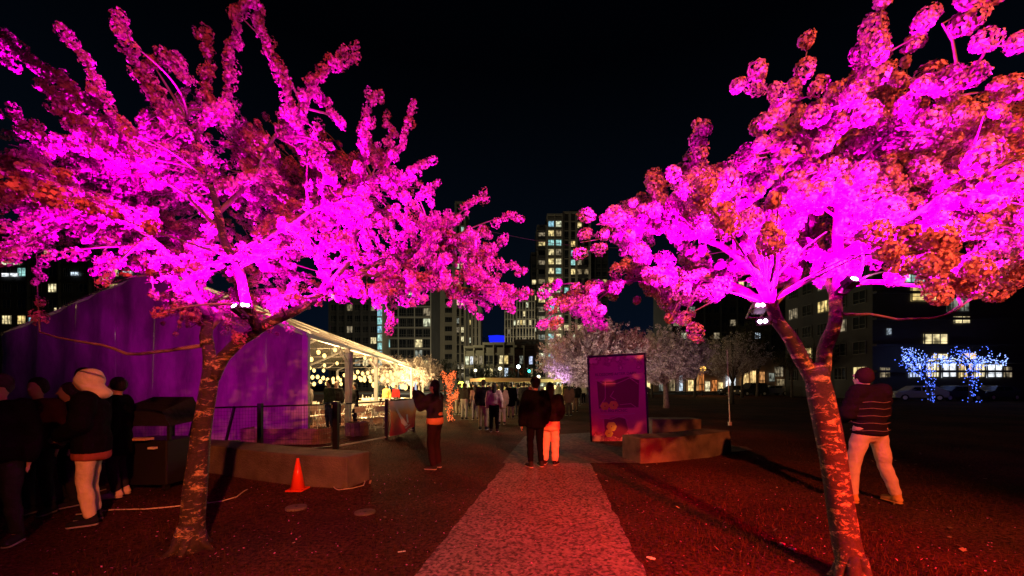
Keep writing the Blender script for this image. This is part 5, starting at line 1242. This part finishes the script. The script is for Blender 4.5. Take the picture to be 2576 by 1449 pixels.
# right man
man_r = person('man in a striped dark jacket, pale trousers and tan boots beside the right trunk', Vector((4.88,5.42,0)), 1.90, 8, dict(hiL=(-.10,0,.9), hiR=(.10,0,.9), knL=(-.17,.06,.50), knR=(.21,.0,.50), anL=(-.20,.05,.09), anR=(.31,-.05,.09), elL=(-.25,.06,1.14), elR=(.25,.06,1.14), wrL=(-.12,.24,1.06), wrR=(.12,.24,1.06), hed=(-.02,.07,1.58), nek=(0,.02,1.45)),
  top=(.016,.008,.016), toprad=.02, hem=.86, pants=(.60,.36,.34), shoes=(.55,.26,.08), puff=.018, hair='short', haircol=(.03,.012,.012), vox=.015, wide=.008)
stripes(man_r, (.93, 1.02, 1.11, 1.20, 1.28), .222, .160)
# middle
person('long-haired woman raising a phone with both hands, orange shirt hem below her black jacket', gp(1094,1180), 1.70, 74, dict(elL=(-.17,.22,1.24), elR=(.17,.22,1.24), wrL=(-.07,.40,1.50), wrR=(.07,.40,1.50)), top=(.03,.022,.035), toprad=.03, hem=1.0, pants=(.03,.012,.014), under=((.75,.28,.16), .11), hair='long', vox=.018, phone=True, wide=.015)
person('man in black with a dark cap, left half of the couple on the path', gp(1347,1176), 1.76, 20, dict(wrL=(-.27,.05,.86), elL=(-.27,-.02,1.12)), top=BLK, toprad=.03, hem=.78, pants=BLK, cap=BLK, vox=.018)
person('woman in a dark jacket over a pale orange tunic, right half of the couple', gp(1384,1170), 1.66, -20, dict(wrL=(-.15,.14,1.02), wrR=(.16,.16,1.02)), top=(.022,.014,.018), toprad=.035, hem=.92, pants=(.85,.62,.48), under=((.95,.55,.38), .17), hair='long', shoes=(.03,.01,.01), wide=.02, vox=.018)
G2 = 'people gathered on the lawn in the middle distance'
mid = [
 ('woman with very long hair, pink padded jacket and black trousers, centre of the crowd', 1243,1087,1.68,0,(.62,.40,.38),BLK,'long',.98,.03),
 ('man in a dark jacket and tan patterned trousers looking down, left of the pink jacket', 1216,1082,1.80,-10,(.02,.018,.02),(.52,.36,.24),'short',.86,.03),
 ('woman in a cropped tan jacket and grey jeans', 1196,1056,1.62,15,(.55,.40,.30),(.32,.32,.36),'long',1.02,.02),
 ('person in a dark top and pale grey trousers left of the tan jacket', 1168,1056,1.70,-20,(.04,.045,.04),(.42,.42,.38),'long',1.0,.02),
 ('person in a peach cardigan behind the pink jacket', 1262,1068,1.66,10,(.75,.42,.30),(.55,.40,.34),'long',.7,.02),
 ('person in a long black coat and boots right of the peach cardigan', 1285,1052,1.72,0,BLK,(.3,.22,.18),'short',.6,.04),
 ('person in a pale violet top at the right of the crowd', 1303,1044,1.66,30,(.36,.32,.5),(.05,.05,.06),'short',.95,.02),
 ('person in a charcoal hooded top between the crowd and the couple', 1318,1050,1.75,-30,(.05,.05,.055),(.05,.05,.06),'short',.85,.03),
 ('person in brown standing alone on the lawn right of the couple', 1431,1046,1.66,5,(.14,.07,.04),(.10,.06,.04),'long',.7,.03),
 ('person in a dark jacket and pale shorts further right behind the couple', 1447,1036,1.75,-10,(.03,.03,.03),(.25,.16,.12),'short',.85,.03),
 ('person in cream trousers beside the red-lit tree', 1153,1044,1.66,40,(.12,.10,.08),(.55,.48,.38),'short',.95,.02)]
for lb, tx, ty, h, rz, tc_, pc_, hr, hm, tr in mid:
    person(lb, gp(tx, ty), h, rz, top=tc_, pants=pc_, hair=hr, hem=hm, toprad=tr, vox=.028, group=G2, wide=.01)
# in the marquee
G3 = 'people inside the lit marquee'
for lb, tx, ty, h, rz, tc_, pc_, hr, hm in [
 ('man in a dark green jacket bending over the table near the end wall', 828,1080,1.80,150,(.03,.04,.03),(.02,.03,.08),'short',.95),
 ('bald man in black standing right behind the bending man', 846,1072,1.76,200,(.02,.02,.02),(.03,.03,.06),None,.9),
 ('long-haired woman in a black coat just right of the first marquee post', 893,1068,1.70,130,BLK,BLK,'long',.7),
 ('person half hidden behind the edge of the vinyl end wall', 776,1072,1.74,90,(.06,.05,.05),(.04,.04,.05),'short',.85),
 ('woman in a bright yellow jacket facing the camera in the marquee', 973,1038,1.64,180,(.85,.55,.15),(.4,.35,.3),'long',.9),
 ('person in a red top behind the banner', 996,1032,1.60,170,(.75,.04,.04),(.1,.1,.1),'short',.9)]:
    person(lb, gp(tx, ty), h, rz, top=tc_, pants=pc_, hair=hr, hem=hm, vox=.024, group=G3)
# far crowd
rdc = random.Random(12); G4 = 'distant strollers between the trees'
cols = [('black',BLK),('navy',(.02,.025,.06)),('grey',(.2,.2,.2)),('olive',(.07,.07,.03)),('white',(.7,.68,.62)),('maroon',(.14,.02,.03)),('beige',(.45,.36,.26)),('teal',(.03,.14,.14))]
spots = [(1158,1030,'by the yellow-green lamp'),(1172,1024,'right of the yellow-green lamp'),(1183,1030,'behind the dark top and grey trousers'),(1205,1026,'behind the tan jacket'),(1228,1024,'behind the capped man'),(1250,1022,'under the tan canopy, left'),(1268,1026,'under the tan canopy, middle'),(1280,1020,'under the tan canopy, right'),
 (1293,1022,'just right of the tan canopy'),(1310,1018,'behind the violet top'),(1325,1022,'left of the capped man in black'),(1335,1016,'far behind the couple'),(1405,1020,'below the glowing yellow canopy'),(1415,1014,'right of the glowing yellow canopy'),(1424,1022,'left of the lone brown figure'),(1440,1016,'behind the lone brown figure'),(1455,1020,'under the pale pink cherry'),(1468,1016,'left of the map board, far off'),(1190,1016,'far off beneath the terrace lamps'),(1240,1014,'far off between the canopies')]
protosP = {}
for i, (tx, ty, where) in enumerate(spots):
    (cn, c1), (pn, c2) = rdc.choice(cols), rdc.choice(cols); k = i % 10
    lb = 'far figure, %s top, %s trousers, %s' % (cn, pn, where)
    if k not in protosP:
        protosP[k] = person(lb, gp(tx, ty), rdc.uniform(1.58, 1.8), rdc.uniform(0, 360), top=c1, pants=c2, hair=rdc.choice(['short','long']), hem=rdc.choice([.7,.86,.95]), toprad=.02, vox=.04, group=G4)
    else:
        c_ = copy_tree(protosP[k]); c_.location = gp(tx, ty); c_.rotation_euler = (0,0,rdc.uniform(0,6.28)); c_['label'] = lb
        for ch in c_.children:
            nm = ch.name.split('.')[0]
            if nm in ('jacket', 'trousers'):
                ch.data = ch.data.copy(); ch.data.materials[0] = cm(c1 if nm == 'jacket' else c2)
# black vending cart
t = thing('equipment_cart', (-5.55, 6.3, 0), 'black boxy cart with a pale tray on its front, behind the hooded person', 'cart')
MB().add([(-.40,-.3,.1),(.34,-.3,.1),(.34,.3,.1),(-.40,.3,.1),(-.40,-.3,.78),(.34,-.3,.78),(.34,.3,.78),(-.40,.3,.78)], [(0,3,2,1),(4,5,6,7),(0,1,5,4),(1,2,6,5),(2,3,7,6),(3,0,4,7)]).build('cabinet', M['black'], t, world=False, bevel=.02)
MB().add([(-.44,-.34,1.22),(.30,-.34,1.22),(.42,-.34,1.0),(-.44,-.34,1.0),(-.44,.34,1.42),(.22,.34,1.42),(.42,.34,1.05),(-.44,.34,1.05)], [(0,1,5,4),(1,2,6,5),(0,3,2,1),(4,5,6,7),(3,0,4,7),(2,3,7,6)]).build('hood_cover', M['black_fabric'], t, world=False)
for x in (-.40, .36): MB().bar((x, -.28, .78), (x, -.28, 1.02), .04).build('upright', M['black'], t, world=False)
MB().box(-.16,.16,-.46,-.31,.80,.83).build('tray', mat('tray_card', (.65,.42,.25), .6), t, world=False)
MB().box(.12,.22,-.38,-.32,.66,.69).build('handle', M['white_paint'], t, world=False)
for x in (-.3,.26):
    for y in (-.22,.22): MB().tube([(x-.02,y,.06),(x+.02,y,.06)], .055, 12).build('wheel', M['black'], t, world=False)

for o in C.objects:
    l = o.get('label')
    if l and not 4 <= len(l.replace(',', ' ').split()) <= 16: print('LABEL', len(l.split()), l)
